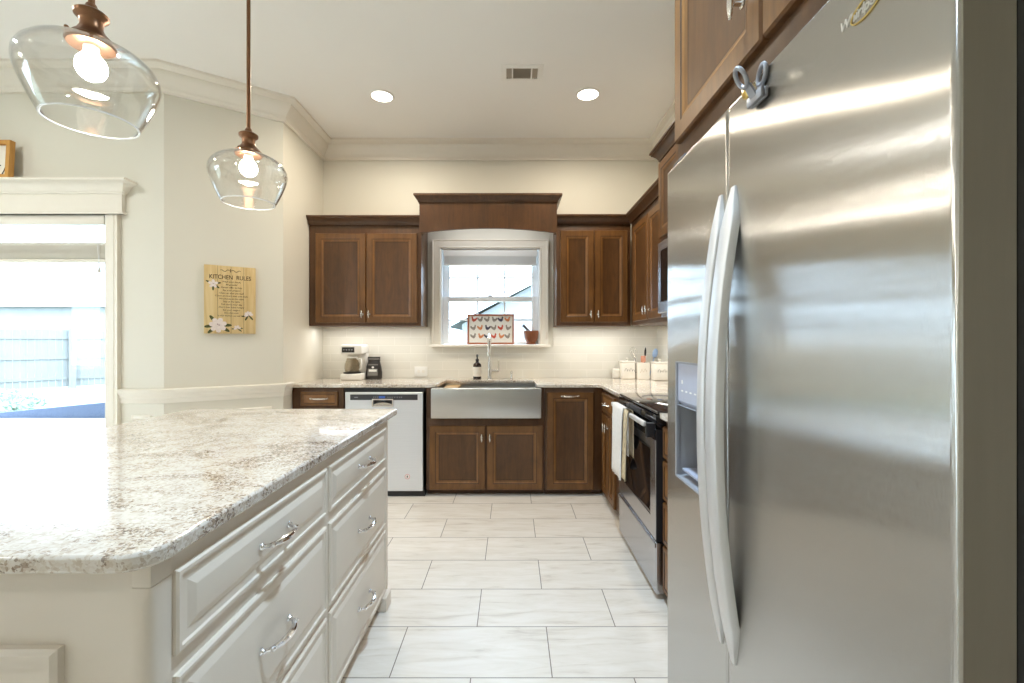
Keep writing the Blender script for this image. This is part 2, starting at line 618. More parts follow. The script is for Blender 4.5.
    def text(s, body, F, size, depth=0.001, align='CENTER', shear=0.0, xs=1.0):
        cu = bpy.data.curves.new('t', 'FONT')
        cu.body = body
        cu.size = size
        cu.extrude = depth / 2
        cu.align_x = align
        cu.shear = shear
        cu.resolution_u = 3
        ob = bpy.data.objects.new('t', cu)
        col.objects.link(ob)
        dg = bpy.context.evaluated_depsgraph_get()
        me = bpy.data.meshes.new_from_object(ob.evaluated_get(dg))
        s.add([F(v.co.x * xs, v.co.y, v.co.z + depth / 2) for v in me.vertices], [list(p.vertices) for p in me.polygons])
        bpy.data.objects.remove(ob)
        bpy.data.curves.remove(cu)
        bpy.data.meshes.remove(me)
        return s

    def build(s, name, mats, parent=None, sharp=35, bevel=0.0):
        if not isinstance(mats, (list, tuple)):
            mats = [mats]
        off = Vector((0, 0, 0))
        q = parent
        while q is not None:
            off += q.location
            q = q.parent
        me = bpy.data.meshes.new(name)
        me.from_pydata([tuple(Vector(p) - off) for p in s.v], [], s.f)
        for m in mats:
            me.materials.append(MAT[m])
        for p, mi in zip(me.polygons, s.m):
            p.material_index = mi
            p.use_smooth = True
        bm = bmesh.new()
        bm.from_mesh(me)
        bmesh.ops.recalc_face_normals(bm, faces=bm.faces[:])
        bm.to_mesh(me)
        bm.free()
        me.set_sharp_from_angle(angle=radians(sharp))
        me.update()
        o = bpy.data.objects.new(name, me)
        col.objects.link(o)
        if parent is not None:
            o.parent = parent
        if bevel:
            bv = o.modifiers.new('edge', 'BEVEL')
            bv.width = bevel
            bv.segments = 2
            bv.limit_method = 'ANGLE'
        return o


def thing(name, label, cat, loc, group=None):
    o = bpy.data.objects.new(name, None)
    o.empty_display_size = 0.1
    col.objects.link(o)
    o.location = loc
    o['label'] = label
    o['category'] = cat
    o['kind'] = 'thing'
    if group:
        o['group'] = group
    return o


def tag(o, label, cat, group=None, kind='thing'):
    o['label'] = label
    o['category'] = cat
    o['kind'] = kind
    if group:
        o['group'] = group
    return o


def struct(o, label=None, cat=None):
    o['kind'] = 'structure'
    if label:
        o['label'] = label
        o['category'] = cat or 'trim'
    return o


def origin(o, loc):
    """move a one-mesh thing's origin to loc, geometry stays"""
    d = Vector(loc)
    o.data.transform(Matrix.Translation(-d))
    o.location = d
    return o


def dup(root, loc, label, group=None):
    r = root.copy()
    col.objects.link(r)
    r.location = loc
    r['label'] = label
    if group:
        r['group'] = group
    for ch in list(root.children):
        c = ch.copy()
        col.objects.link(c)
        c.parent = r
        for g in ch.children:
            d = g.copy()
            col.objects.link(d)
            d.parent = c
    return r


XY = lambda a, b, h: Vector((a, b, h))

# ------------------------------------------------------------------ room plan
BY = 4.34          # back wall
LX = -1.80         # short left wall of the kitchen
RX = 1.39          # right wall
PY = 3.16          # wall with the patio door
C1 = (LX, 3.58)    # kitchen left wall meets the angled wall
C2 = (-2.417, PY)  # angled wall meets the patio wall
FX, FY = -5.6, -3.6
T = 0.14

struct(MB().box(FX - T, RX + T, FY - T, BY + T, -0.12, 0).build('floor', 'floor'), 'pale beige stone-look floor tiles laid in a running bond', 'floor')
struct(MB().box(FX - T, RX + T, FY - T, BY + T, CEIL, CEIL + 0.12).build('ceiling', 'ceiling'), 'smooth off-white ceiling', 'ceiling')


def wall_hole(mb, a0, a1, holes, F, depth):
    """vertical wall in frame F (a along, b up), thickness going -w, with rectangular holes [(a0,a1,b0,b1)] sorted along a"""
    a = a0
    for (h0, h1, b0, b1) in holes:
        mb.box(a, h0, 0, CEIL, -depth, 0, F=F)
        if b0 > 0.001:
            mb.box(h0, h1, 0, b0, -depth, 0, F=F)
        mb.box(h0, h1, b1, CEIL, -depth, 0, F=F)
        a = h1
    mb.box(a, a1, 0, CEIL, -depth, 0, F=F)
    return mb


W1 = (-0.68, 0.265, 1.215, 2.15)           # sink window opening
P1 = (-4.72, -2.813, 0.04, 2.137)          # patio door opening
struct(wall_hole(MB(), LX - T, RX + T, [W1], F_back(0, BY, 0), T).build('wall_back', 'wall'))
struct(MB().box(LX - T, LX, 3.58, BY, 0, CEIL).build('wall_left', 'wall'))
d12 = Vector((C2[0] - C1[0], C2[1] - C1[1], 0))
L12 = d12.length
ua = -d12.normalized()                       # from C2 to C1
wa = Vector((ua.y, -ua.x, 0))                # into the room
FA = Fr((C2[0], C2[1], 0), ua, (0, 0, 1), wa)
struct(MB().prism([(C2[0], C2[1]), (C1[0], C1[1]), (LX - T, 3.58), (LX - T, 3.75), (C2[0] - 0.05, PY + 0.14)], WORLD, 0, CEIL).build('wall_angled', 'wall'))
struct(wall_hole(MB(), FX - T, C2[0], [P1], F_back(0, PY, 0), T).build('wall_patio', 'wall'))
struct(MB().box(RX, RX + T, FY - T, BY, 0, CEIL).build('wall_right', 'wall'))
struct(MB().box(FX - T, RX + T, FY - T, FY, 0, CEIL).build('wall_front', 'wall'))
struct(wall_hole(MB(), FY, PY, [(-0.9, 0.7, 0.9, 2.2)], Fr((FX, 0, 0), (0, 1, 0), (0, 0, 1), (1, 0, 0)), T).build('wall_side', 'wall'))

# backsplash tiles
mb = MB()
for (x0, x1, z0, z1) in ((LX, -0.775, 0.914, 1.40), (0.39, RX, 0.914, 1.40), (-0.775, 0.39, 0.914, 1.207)):
    mb.box(x0, x1, BY - 0.008, BY, z0, z1)
struct(mb.build('trim_1', 'tile'), 'off-white subway tile backsplash on the back wall', 'backsplash')
struct(MB().box(RX - 0.008, RX, 1.42, BY - 0.008, 0.914, 1.44).build('trim_2', 'tile_side'), 'off-white subway tile backsplash on the right wall', 'backsplash')

# crown moulding of the room
CROWN = [(0, 0), (.018, 0), (.018, .014), (.028, .028), (.028, .040), (.040, .058), (.068, .088), (.082, .116), (.082, .128), (.100, .136), (.120, .150), (.120, .168), (0, .168)]
cp = [(FX, FY), (FX, PY), C2, C1, (LX, BY), (RX, BY), (RX, FY)]
struct(MB().sweep(cp, [(o, h + CEIL - .168) for o, h in CROWN], XY, side=-1).build('trim_3', 'trim'), 'white stepped crown moulding around the ceiling', 'crown moulding')
# chair rail and baseboards
RAIL = [(0, .83), (.008, .832), (.010, .862), (.016, .866), (.016, .884), (.024, .896), (.030, .912), (.030, .926), (.022, .932), (0, .932)]
struct(MB().sweep([(-2.716, PY), C2, C1, (LX, 3.70)], RAIL, XY, side=-1).build('trim_4', 'trim'), 'white chair rail on the angled wall', 'chair rail')
BASE = [(0, 0), (.016, 0), (.016, .11), (.008, .13), (0, .135)]
struct(MB().sweep([(-2.716, PY), C2, C1, (LX, 3.70)], BASE, XY, side=-1).build('baseboard_left', 'trim'))
# wainscot frames
PF = [(0, 0), (0.004, .010), (.014, .014), (.020, .010), (.026, .010), (.032, .004), (.034, 0)]


def pic_frame(F, a0, a1, b0, b1, prof=PF, mb=None):
    mb = mb or MB()
    mp = lambda a, b, h: F(a, b, h)
    return mb.sweep([(a0, b0), (a1, b0), (a1, b1), (a0, b1)], prof, mp, closed=True, side=1)


struct(pic_frame(F_back(0, PY, 0), -2.64, -2.50, 0.22, 0.75).build('trim_5', 'trim'))
struct(pic_frame(FA, 0.10, L12 - 0.08, 0.22, 0.757).build('trim_6', 'trim'))


# ------------------------------------------------------------------ sink window
def casing_prof(w):
    return [(0, 0), (0, .012), (.008, .016), (.012, .012), (w * .45, .014), (w * .55, .020), (w * .8, .022), (w * .86, .030), (w, .030), (w, 0)]


FB = F_back(0, BY, 0)
win = MB()
win.sweep([(W1[0], W1[2]), (W1[0], W1[3]), (W1[1], W1[3]), (W1[1], W1[2])], casing_prof(0.08), lambda a, b, h: FB(a, b, h), side=1)
win1 = struct(win.build('window_1', 'trim'), 'white cased double-hung window over the sink', 'window')
MB().box(W1[0] - 0.095, W1[1] + 0.095, BY - 0.055, BY, 1.207, 1.232, .004).box(W1[0], W1[1], BY, BY + 0.10, 1.2155, 1.232).build('window_sill', 'trim', win1)
jm = MB()
jm.box(W1[0], W1[0] + .012, BY, BY + .125, 1.232, W1[3]).box(W1[1] - .012, W1[1], BY, BY + .125, 1.232, W1[3]).box(W1[0], W1[1], BY, BY + .125, W1[3] - .012, W1[3])
jm.build('jamb', 'whitewin', win1)


def sash(name, x0, x1, z0, z1, y, st, tr, brl, mx, mz, parent):
    m = MB()
    m.box(x0, x0 + st, y - .018, y + .018, z0, z1, .003).box(x1 - st, x1, y - .018, y + .018, z0, z1, .003)
    m.box(x0 + st, x1 - st, y - .018, y + .018, z1 - tr, z1, .003).box(x0 + st, x1 - st, y - .018, y + .018, z0, z0 + brl, .003)
    o = m.build(name, 'whitewin', parent)
    g = MB()
    for x in mx:
        g.box(x - .008, x + .008, y - .010, y + .010, z0 + brl, z1 - tr)
    for z in mz:
        g.box(x0 + st, x1 - st, y - .0095, y + .0095, z - .008, z + .008)
    g.build('muntin', 'whitewin', o)
    MB().box(x0 + st, x1 - st, y - .002, y + .002, z0 + brl, z1 - tr).build('pane', 'glass', o)
    return o


sash('sash', W1[0] + .012, W1[1] - .012, 1.644, 2.136, 4.435, .062, .05, .048, (-.334, -.072), (1.88,), win1)
s2 = sash('sash', W1[0] + .012, W1[1] - .012, 1.234, 1.692, 4.395, .062, .048, .026, (-.334, -.072), (1.467,), win1)
MB().box(-.235, -.185, 4.372, 4.385, 1.692, 1.700, .002).ell((-.21, 4.372, 1.702), .02, .008, .008).build('sash_lock', 'whitewin', win1)
# blind, drawn up
bl = thing('window_blind', 'white slatted blind gathered at the top of the sink window', 'blind', (-.21, 4.36, 2.0))
MB().box(-.655, .24, 4.345, 4.375, 2.075, 2.137, .004).build('valance', 'blind', bl)
m = MB()
for k in range(12):
    m.box(-.648, .232, 4.338, 4.378, 2.005 + k * .0058, 2.008 + k * .0058)
m.build('slat_stack', 'blind', bl)
MB().box(-.648, .232, 4.338, 4.378, 1.985, 2.003, .004).build('bottom_rail', 'blind', bl)

# ------------------------------------------------------------------ patio door
FP = F_back(0, PY, 0)
pd = MB()
cpr = [(0, 0), (0, .014), (.012, .018), (.030, .016), (.034, .020), (.062, .020), (.066, .016), (.084, .018), (.097, .030), (.097, 0)]
pd.sweep([(P1[1], P1[3]), (P1[1], 0)], cpr, lambda a, b, h: FP(a, b, h), side=1)
pd.sweep([(P1[0], 0), (P1[0], P1[3])], cpr, lambda a, b, h: FP(a, b, h), side=1)
door1 = struct(pd.build('door_1', 'trim'), 'white cased patio door with clear glass', 'door')
hd = MB()
hd.box(P1[0] - .13, -2.683, PY - .030, PY, 2.137, 2.275)
hd.box(P1[0] - .145, -2.668, PY - .042, PY, 2.137, 2.152, .005)
CAP = [(0, 0), (.010, 0), (.014, .010), (.022, .014), (.030, .034), (.052, .058), (.060, .064), (.078, .068), (.083, .072), (.083, .086), (0, .086)]
hd.sweep([(P1[0] - .13, PY), (P1[0] - .13, PY - .030), (-2.683, PY - .030), (-2.683, PY)], [(o, h + 2.275) for o, h in CAP], XY, side=-1)
hd.box(P1[0] - .13, -2.683, PY - .030, PY, 2.275, 2.361)
hd.build('header', 'trim', door1)
dfm = MB()
for (x0, x1) in ((P1[0], P1[0] + .05), (P1[1] - .03, P1[1]), (-3.79, -3.70)):
    dfm.box(x0, x1, PY + .05, PY + .10, P1[2], P1[3])
dfm.box(P1[0], P1[1], PY + .05, PY + .10, P1[3] - .05, P1[3]).box(P1[0], P1[1], PY + .05, PY + .10, P1[2], P1[2] + .09)
dfm.build('door_frame', 'whitewin', door1)
MB().box(P1[0] + .05, -3.79, PY + .073, PY + .079, P1[2] + .09, P1[3] - .05).box(-3.70, P1[1] - .03, PY + .073, PY + .079, P1[2] + .09, P1[3] - .05).build('glass_panel', 'glass', door1)
# blind of the patio door
pb = thing('window_blind', 'wide white blind half raised at the top of the patio door', 'blind', (-3.76, PY + .02, 1.9))
MB().box(P1[0] + .01, P1[1] - .012, PY - .012, PY + .0, 2.070, 2.134, .003).build('valance', 'trim', pb)
m = MB()
for k in range(16):
    z = 2.060 - k * .0085
    m.prism([(PY + .004, z - .003), (PY + .046, z + .004), (PY + .046, z + .007), (PY + .004, z)], Fr((P1[0] + .015, 0, 0), (0, 1, 0), (0, 0, 1), (1, 0, 0)), 0, P1[1] - P1[0] - .032)
m.build('slat', 'blind', pb)
m = MB()
for k in range(14):
    m.box(P1[0] + .015, P1[1] - .017, PY + .002, PY + .048, 1.84 + k * .0078, 1.8445 + k * .0078)
m.build('slat_stack', 'blindc', pb)
MB().box(P1[0] + .015, P1[1] - .017, PY + .002, PY + .048, 1.812, 1.836, .004).build('bottom_rail', 'blindc', pb)
MB().tube([(-2.86, PY - .006, 2.07), (-2.862, PY - .007, 1.9), (-2.86, PY - .006, 1.77)], .0015, 6).tube([(-2.875, PY - .006, 2.07), (-2.872, PY - .007, 1.9), (-2.86, PY - .006, 1.77)], .0015, 6).build('cord', 'blind', pb)
MB().lathe([(.002, .035), (.006, .02), (.010, 0), (.004, -.002)], Fr((-2.86, PY - .006, 1.74), (1, 0, 0), (0, 1, 0), (0, 0, 1)), 12).build('tassel', 'blindc', pb)

# the side window of the open room behind the camera
for nm, F, a0, a1, b0, b1 in (('window_2', Fr((FX, 0, 0), (0, 1, 0), (0, 0, 1), (1, 0, 0)), -.9, .7, .9, 2.2),):
    m = pic_frame(F, a0, a1, b0, b1, [(0, 0), (0, .02), (-.09, .03), (-.09, 0)])
    for k in (1, 2):
        x = a0 + (a1 - a0) * k / 3
        m.box(x - .05, x + .05, b0, b1, -.06, 0.01, F=F)
    o = struct(m.build(nm, 'trim'))


# ------------------------------------------------------------------ hardware
def t_knob(F, parent, vertical=True, mat='nickel'):
    m = MB()
    m.lathe([(.010, 0), (.010, .003), (.005, .005), (.0042, .02), (.006, .024)], F, 12)
    if vertical:
        m.ell((0, 0, .028), .0085, .032, .0065, F, 12, 11)
        for b in (-.031, .031):
            m.ell((0, b, .028), .004, .004, .004, F, 8, 5)
    else:
        m.ell((0, 0, .028), .032, .0085, .0065, F, 12, 11)
    return m.build('knob', mat, parent)


def arch_pull(F, parent, half=.064, mat='chrome', rise=.030):
    m = MB()
    pts, rr = [], []
    N = 18
    for k in range(N + 1):
        t = k / N
        a = -half + 2 * half * t
        h = rise * (sin(pi * t) ** .55) + .004
        pts.append(F(a, 0, h))
        rr.append(.0046 + .0040 * sin(pi * t) ** 1.2)
    m.tube(pts, rr, 10)
    for sgn in (-1, 1):
        g = F.at(sgn * half, 0, 0)
        m.lathe([(.0085, 0), (.0085, .003), (.006, .006), (.0055, .010), (.002, .013)], g, 12)
        m.ell((sgn * half * .86, 0, rise * .75), .006, .0065, .006, F, 8, 6)
    return m.build('handle', mat, parent)


DPROF = [(0, 0), (0, .014), (.004, .020), (.050, .020), (.053, .0175), (.057, .0175), (.066, .014), (.078, .009), (.082, .008)]
DMI = [0, 0, 0, 1, 0, 3, 0, 1, 2]


def door(F, W, H, parent, name='door', prof=DPROF, mis=DMI, mats=('wood', 'woodd', 'woodp', 'woodl'), label=None):
    o = MB().panel(F, W, H, prof, mis=mis).build(name, list(mats), parent, sharp=20)
    if label:
        o['label'] = label
    return o


DRPROF = [(0, 0), (0, .014), (.004, .020), (.020, .020), (.023, .017), (.027, .017), (.040, .021)]
DRMI = [0, 0, 0, 1, 0, 3, 3]

CABCROWN = [(0, 0), (.010, 0), (.012, .012), (.024, .030), (.042, .046), (.050, .050), (.050, .058), (.058, .062), (.058, .074), (0, .074)]

# ------------------------------------------------------------------ wall cabinets
UF = 4.03      # face-frame plane of the wall cabinets on the back wall
UB = BY - .009
# left of the window
t = thing('wall_cabinet', 'brown two-door wall cabinet left of the sink window above the coffee maker', 'cabinet', (-1.29, 4.18, 1.398))
MB().box(LX + .004, -.802, UF, UB, 1.398, 2.292, .003).build('body', 'woodf', t)
MB().sweep([(LX + .002, UF), (-.802, UF)], [(o, h + 2.290) for o, h in CABCROWN], XY, side=-1).box(LX + .002, -.802, UF, UB, 2.292, 2.36).build('crown', 'woodf', t)
for (x0, x1, kx) in ((-1.735, -1.291, -1.291 - .028), (-1.285, -.838, -1.285 + .028)):
    d_ = door(F_back(x0, UF, 1.425), x1 - x0, .79, t)
    t_knob(F_back(kx, UF - .020, 1.50), d_)
# right of the window
t = thing('wall_cabinet', 'brown two-door wall cabinet between the sink window and the room corner', 'cabinet', (.71, 4.18, 1.398))
MB().box(.392, 1.052, UF, UB, 1.398, 2.30, .003).build('body', 'woodf', t)
MB().sweep([(.392, UF), (1.05, UF)], [(o, h + 2.298) for o, h in CABCROWN], XY, side=-1, m1=(-1, -1)).box(.392, 1.05, UF, UB, 2.30, 2.366).build('crown', 'woodf', t)
for (x0, x1, kx) in ((.428, .722, .722 - .028), (.730, 1.022, .730 + .028)):
    d_ = door(F_back(x0, UF, 1.43), x1 - x0, .81, t)
    t_knob(F_back(kx, UF - .020, 1.50), d_)
# right wall, corner to microwave
t = thing('wall_cabinet', 'brown two-door wall cabinet on the right wall between corner and microwave', 'cabinet', (1.22, 3.5, 1.398))
MB().box(1.053, RX - .009, 2.995, 4.02, 1.398, 2.30, .003).build('body', 'woodf', t)
MB().sweep([(1.05, UF), (1.05, 2.995)], [(o, h + 2.298) for o, h in CABCROWN], XY, side=-1, m0=(-1, -1)).box(1.055, RX - .01, 2.995, 4.02, 2.30, 2.366).build('crown', 'woodf', t)
for (y0, y1, ky) in ((3.90, 3.478, 3.506), (3.462, 3.03, 3.434)):
    d_ = door(F_right(1.053, y0, 1.43), y0 - y1, .81, t)
    t_knob(F_right(1.033, ky, 1.50), d_)
# over the microwave
t = thing('wall_cabinet', 'tall-set brown wall cabinet directly above the microwave', 'cabinet', (1.17, 2.6, 1.905))
MB().box(.975, RX - .009, 2.215, 2.985, 1.905, 2.445, .003).build('body', 'woodf', t)
MB().sweep([(RX - .01, 2.985), (.975, 2.985), (.975, 2.215)], [(o, h + 2.44) for o, h in CABCROWN], XY, side=-1).box(.976, RX - .01, 2.216, 2.984, 2.44, 2.51).build('crown', 'woodf', t)
for (y0, y1, ky) in ((2.972, 2.605, 2.633), (2.595, 2.228, 2.567)):
    d_ = door(F_right(.975, y0, 1.93), y0 - y1, .49, t)
    t_knob(F_right(.955, ky, 1.99), d_)
# over the fridge
t = thing('wall_cabinet', 'deep brown wall cabinet above the stainless refrigerator', 'cabinet', (.95, .9, 1.80))
MB().box(.520, RX - .005, .408, 1.425, 1.803, 2.60, .003).build('body', 'woodf', t)
MB().sweep([(RX - .01, 1.425), (.520, 1.425), (.520, .42)], [(o, h + 2.60) for o, h in CABCROWN], XY, side=-1).build('crown', 'woodf', t)
for (y0, y1, ky) in ((1.402, .919, .985), (.911, .43, .86)):
    d_ = door(F_right(.520, y0, 1.868), y0 - y1, .70, t)
    t_knob(F_right(.500, ky, 1.99), d_)

# valance over the sink window
t = thing('window_valance', 'brown arched wooden valance with crown above the sink window', 'valance', (-.21, 3.95, 2.2))
vx0, vx1, vy = -.800, .388, 3.93
arch = [(vx0, 2.202), (vx0 + .03, 2.202)]
for k in range(17):
    a = k / 16
    x = vx0 + .06 + (vx1 - vx0 - .12) * a
    arch.append((x, 2.204 + .034 * (1 - (2 * a - 1) ** 2)))
arch += [(vx1 - .03, 2.202), (vx1, 2.202), (vx1, 2.525), (vx0, 2.525)]
MB().prism(arch, F_back(0, vy + .02, 0), 0, .02).build('front_board', 'woodf', t)
MB().box(vx0, vx0 + .02, vy + .02, 4.028, 2.204, 2.525).box(vx0, vx0 + .02, 4.028, UB, 2.37, 2.525).build('side_board', 'woodf', t)
MB().box(vx1 - .02, vx1, vy + .02, 4.028, 2.204, 2.525).box(vx1 - .02, vx1, 4.028, UB, 2.378, 2.525).build('side_board', 'woodf', t)
VC = [(0, 0), (.010, 0), (.012, .012), (.022, .026), (.036, .044), (.043, .050), (.043, .066), (0, .066)]
MB().sweep([(vx0, UB), (vx0, vy), (vx1, vy), (vx1, UB)], [(o, h + 2.462) for o, h in VC], XY, side=-1).box(vx0, vx1, vy, UB, 2.51, 2.527).build('crown', 'woodf', t)

# ------------------------------------------------------------------ base cabinets
CF = 3.72     # face plane on the back wall
CT0, CT1 = .884, .914
t = thing('base_cabinet', 'narrow brown base cabinet with one drawer at the left end of the counter', 'cabinet', (-1.59, 4.0, 0))
MB().box(LX + .004, -1.376, CF, UB, .048, CT0 - .001, .002).box(LX + .004, -1.376, CF + .06, UB, 0, .048).build('body', 'woodf', t)
d_ = door(F_back(-1.722, CF, .735), .305, .118, t, 'drawer', DRPROF, DRMI)
arch_pull(F_back(-1.57, CF - .021, .795), d_, .068, 'nickel', .026)
d_ = door(F_back(-1.722, CF, .075), .305, .63, t)
t_knob(F_back(-1.45, CF - .020, .64), d_)

t = thing('sink_cabinet', 'brown two-door base cabinet under the farmhouse sink', 'cabinet', (-.22, 4.0, 0))
m = MB()
m.box(-.700, .264, CF, UB, .048, .636, .002).box(-.70, -.657, CF, UB, .636, CT0 - .001).box(.240, .264, CF, UB, .636, CT0 - .001).box(-.70, .264, CF + .06, UB, 0, .048)
m.build('body', 'woodf', t)
for (x0, x1, kx) in ((-.672, -.219, -.219 - .026), (-.205, .249, -.205 + .026)):
    d_ = door(F_back(x0, CF, .052), x1 - x0, .522, t)
    t_knob(F_back(kx, CF - .020, .480), d_)

t = thing('base_cabinet', 'brown pull-out base cabinet right of the sink with a pull at its top', 'cabinet', (.5, 4.0, 0))
MB().box(.267, .743, CF, UB, .048, CT0 - .001, .002).box(.267, .743, CF + .06, UB, 0, .048).build('body', 'woodf', t)
d_ = door(F_back(.284, CF, .052), .380, .795, t)
arch_pull(F_back(.474, CF - .020, .815), d_, .068, 'nickel', .026)

t = thing('base_cabinet', 'brown base cabinet with drawer and doors between corner and range', 'cabinet', (1.05, 3.35, 0))
MB().box(.746, RX - .009, 2.985, CF, .048, CT0 - .001, .002).box(.80, RX - .009, 2.985, CF, 0, .048).box(.746, RX - .009, CF, UB, .048, CT0 - .001).build('body', 'woodf', t)
d_ = door(F_right(.746, 3.685, .70), .43, .15, t, 'drawer', DRPROF, DRMI)
arch_pull(F_right(.725, 3.47, .775), d_, .064, 'nickel', .028)
for (y0, y1, ky) in ((3.685, 3.478, 3.505), (3.465, 3.255, 3.437)):
    d_ = door(F_right(.746, y0, .055), y0 - y1, .625, t)
    t_knob(F_right(.726, ky, .60), d_)

t = thing('base_cabinet', 'brown drawer cabinet squeezed between the range and the refrigerator', 'cabinet', (1.05, 1.8, 0))
MB().box(.746, RX - .009, 1.43, 2.205, .048, CT0 - .001, .002).box(.80, RX - .009, 1.43, 2.205, 0, .048).build('body', 'woodf', t)
for (z0, h) in ((.70, .15), (.50, .185), (.29, .195), (.06, .215)):
    d_ = door(F_right(.746, 2.195, z0), .74, h, t, 'drawer', DRPROF, DRMI)
    arch_pull(F_right(.725, 1.83, z0 + h * .55), d_, .064, 'nickel', .028)


# ------------------------------------------------------------------ counters
def slab(name, poly, label, parent=None, r=.006):
    o = MB().prism(poly, WORLD, CT0, CT1).build(name, 'granite', None, bevel=r)
    tag(o, label, 'countertop')
    return o


SKX0, SKX1 = -.612, .198
poly = [(LX + .001, UB), (RX - .009, UB), (RX - .009, 2.982), (.715, 2.982), (.715, 3.665), (.685, 3.695), (SKX1, 3.695), (SKX1 - .002, 4.10), (SKX0 + .016, 4.10), (SKX0, 3.695), (LX + .001, 3.695)]
origin(slab('countertop', poly, 'speckled granite L-shaped countertop holding the sink along the back wall'), (0, 4, CT0))
origin(slab('countertop', [(.715, 1.425), (RX - .009, 1.425), (RX - .009, 2.207), (.715, 2.207)], 'short granite countertop piece between range and refrigerator'), (1, 1.8, CT0))

# ------------------------------------------------------------------ farmhouse sink
t = thing('farmhouse_sink', 'stainless apron-front farmhouse sink under the window', 'sink', (-.21, 3.9, .64))
MB().box(-.652, .236, 3.655, 3.700, .641, .882, .006, seg=3).build('apron', 'steelx', t)
m = MB()
b0, b1, c0, c1 = -.63, .215, 3.702, 4.13
m.box(b0, b0 + .012, c0, c1, .66, .8825).box(b1 - .012, b1, c0, c1, .66, .8825).box(b0, b1, c1 - .012, c1, .66, .8825).box(b0, b1, c0, c1, .645, .662)
m.box(b0, b1, c0, c0 + .012, .66, .8825)
m.build('basin', 'steelx', t)
MB().lathe([(.0, .662), (.045, .6625), (.045, .665), (.035, .666), (.01, .664)], Fr((-.2, 3.95, 0), (1, 0, 0), (0, 1, 0), (0, 0, 1)), 20).build('drain', 'chrome', t)
o = MB().box(-.585, -.46, 3.735, 4.105, .852, .868, .004).build('cutting_board', 'bamboo')
tag(origin(o, (-.52, 3.92, .852)), 'small pale bamboo board lying in the left end of the sink', 'board')
# ledge wires that carry the board
MB().box(-.617, .202, 3.714, 3.730, .842, .850, .002).box(-.617, .202, 4.105, 4.1185, .842, .850, .002).build('ledge', 'steelx', t)

# faucet
t = thing('kitchen_faucet', 'tall brushed nickel gooseneck faucet standing behind the sink', 'faucet', (-.205, 4.20, CT1))
Ff = Fr((-.205, 4.20, CT1), (1, 0, 0), (0, 1, 0), (0, 0, 1))
MB().lathe([(.026, 0), (.026, .006), (.020, .010), (.018, .16), (.017, .17)], Ff, 24).build('base', 'nickel', t)
pts = [Ff(0, 0, .165), Ff(0, 0, .30)]
for k in range(13):
    a = pi * k / 12
    pts.append(Ff(0, -.085 + .085 * cos(a), .325 + .085 * sin(a)))
MB().tube(pts, .0145, 14).build('spout', 'nickel', t)
MB().lathe([(.013, .325), (.016, .31), (.0185, .24), (.019, .215), (.014, .212)], Fr(Ff(0, -.17, 0), (1, 0, 0), (0, 1, 0), (0, 0, 1)), 20).build('spray_head', 'nickel', t)
MB().tube([Ff(.012, 0, .075), Ff(.085, 0, .075)], .011, 14).tube([Ff(.078, 0, .075), Ff(.080, 0, .12), Ff(.080, 0, .172)], [.006, .0055, .0065], 10).build('lever', 'nickel', t)

t = thing('soap_dispenser', 'small nickel soap pump on the counter right of the faucet', 'dispenser', (-.005, 4.20, CT1))
Fs = Fr((-.005, 4.20, CT1), (1, 0, 0), (0, 1, 0), (0, 0, 1))
MB().lathe([(.018, 0), (.018, .004), (.011, .008), (.009, .045), (.011, .048), (.011, .06), (.008, .066)], Fs, 16).build('body', 'nickel', t)
MB().tube([Fs(0, 0, .060), Fs(0, -.02, .075), Fs(0, -.055, .070)], [.006, .005, .004], 8).build('nozzle', 'nickel', t)

# amber pump bottle
t = thing('soap_bottle', 'dark amber pump bottle with white label left of the faucet', 'bottle', (-.322, 4.215, CT1))
Fs = Fr((-.322, 4.215, CT1), (1, 0, 0), (0, 1, 0), (0, 0, 1))
MB().lathe([(.034, 0), (.038, .004), (.038, .125), (.034, .138), (.018, .152), (.014, .156), (.014, .165)], Fs, 24).build('bottle', 'amber', t)
MB().lathe([(.0385, .024), (.0388, .025), (.0388, .110), (.0385, .111)], Fs, 24).build('label', 'paper', t)
MB().lathe([(.016, .164), (.016, .182), (.007, .186), (.006, .205), (.010, .207), (.010, .222), (.006, .226)], Fs, 16).tube([Fs(0, 0, .213), Fs(.0, -.03, .214), Fs(0, -.045, .206)], [.006, .005, .004], 8).build('pump', 'blackp', t)

# ------------------------------------------------------------------ dishwasher
t = thing('dishwasher', 'stainless dishwasher with dark control strip left of the sink', 'dishwasher', (-1.04, 4.0, 0))
DX0, DX1, DY = -1.352, -.722, 3.685
MB().box(DX0 + .006, DX1 - .006, DY + .032, UB - .03, .05, .87).build('body', 'blackp', t)
FDW = F_back(DX0, DY + .03, .048)
W_, H_ = DX1 - DX0, .80
hp = (.225, .385, .690, .742)
d_ = MB().panel(FDW, W_, H_, [(0, 0), (0, .026), (.004, .030)], hole=hp)
d_.panel(FDW, W_, H_, [(0, 0)]) if False else None
d_ = d_.build('door', 'steeld', t)
m = MB()
q4 = [(hp[0], hp[2]), (hp[1], hp[2]), (hp[1], hp[3]), (hp[0], hp[3])]
m.sweep(q4, [(0, .029), (0, .0), (.003, .0), (.003, .029)], lambda a, b, h: FDW(a, b, h), closed=True, side=1)
m.box(hp[0], hp[1], hp[2], hp[3], -.001, .002, F=FDW)
m.build('handle_pocket', 'darkgrey', d_)
MB().prism([(hp[0], hp[2]), (hp[1], hp[2])] + [(hp[1] - (hp[1] - hp[0]) * k / 14, hp[2] + .004 + .024 * sin(pi * k / 14) ** .6) for k in range(15)], FDW, .016, .026).build('finger_lip', 'nickel', d_)
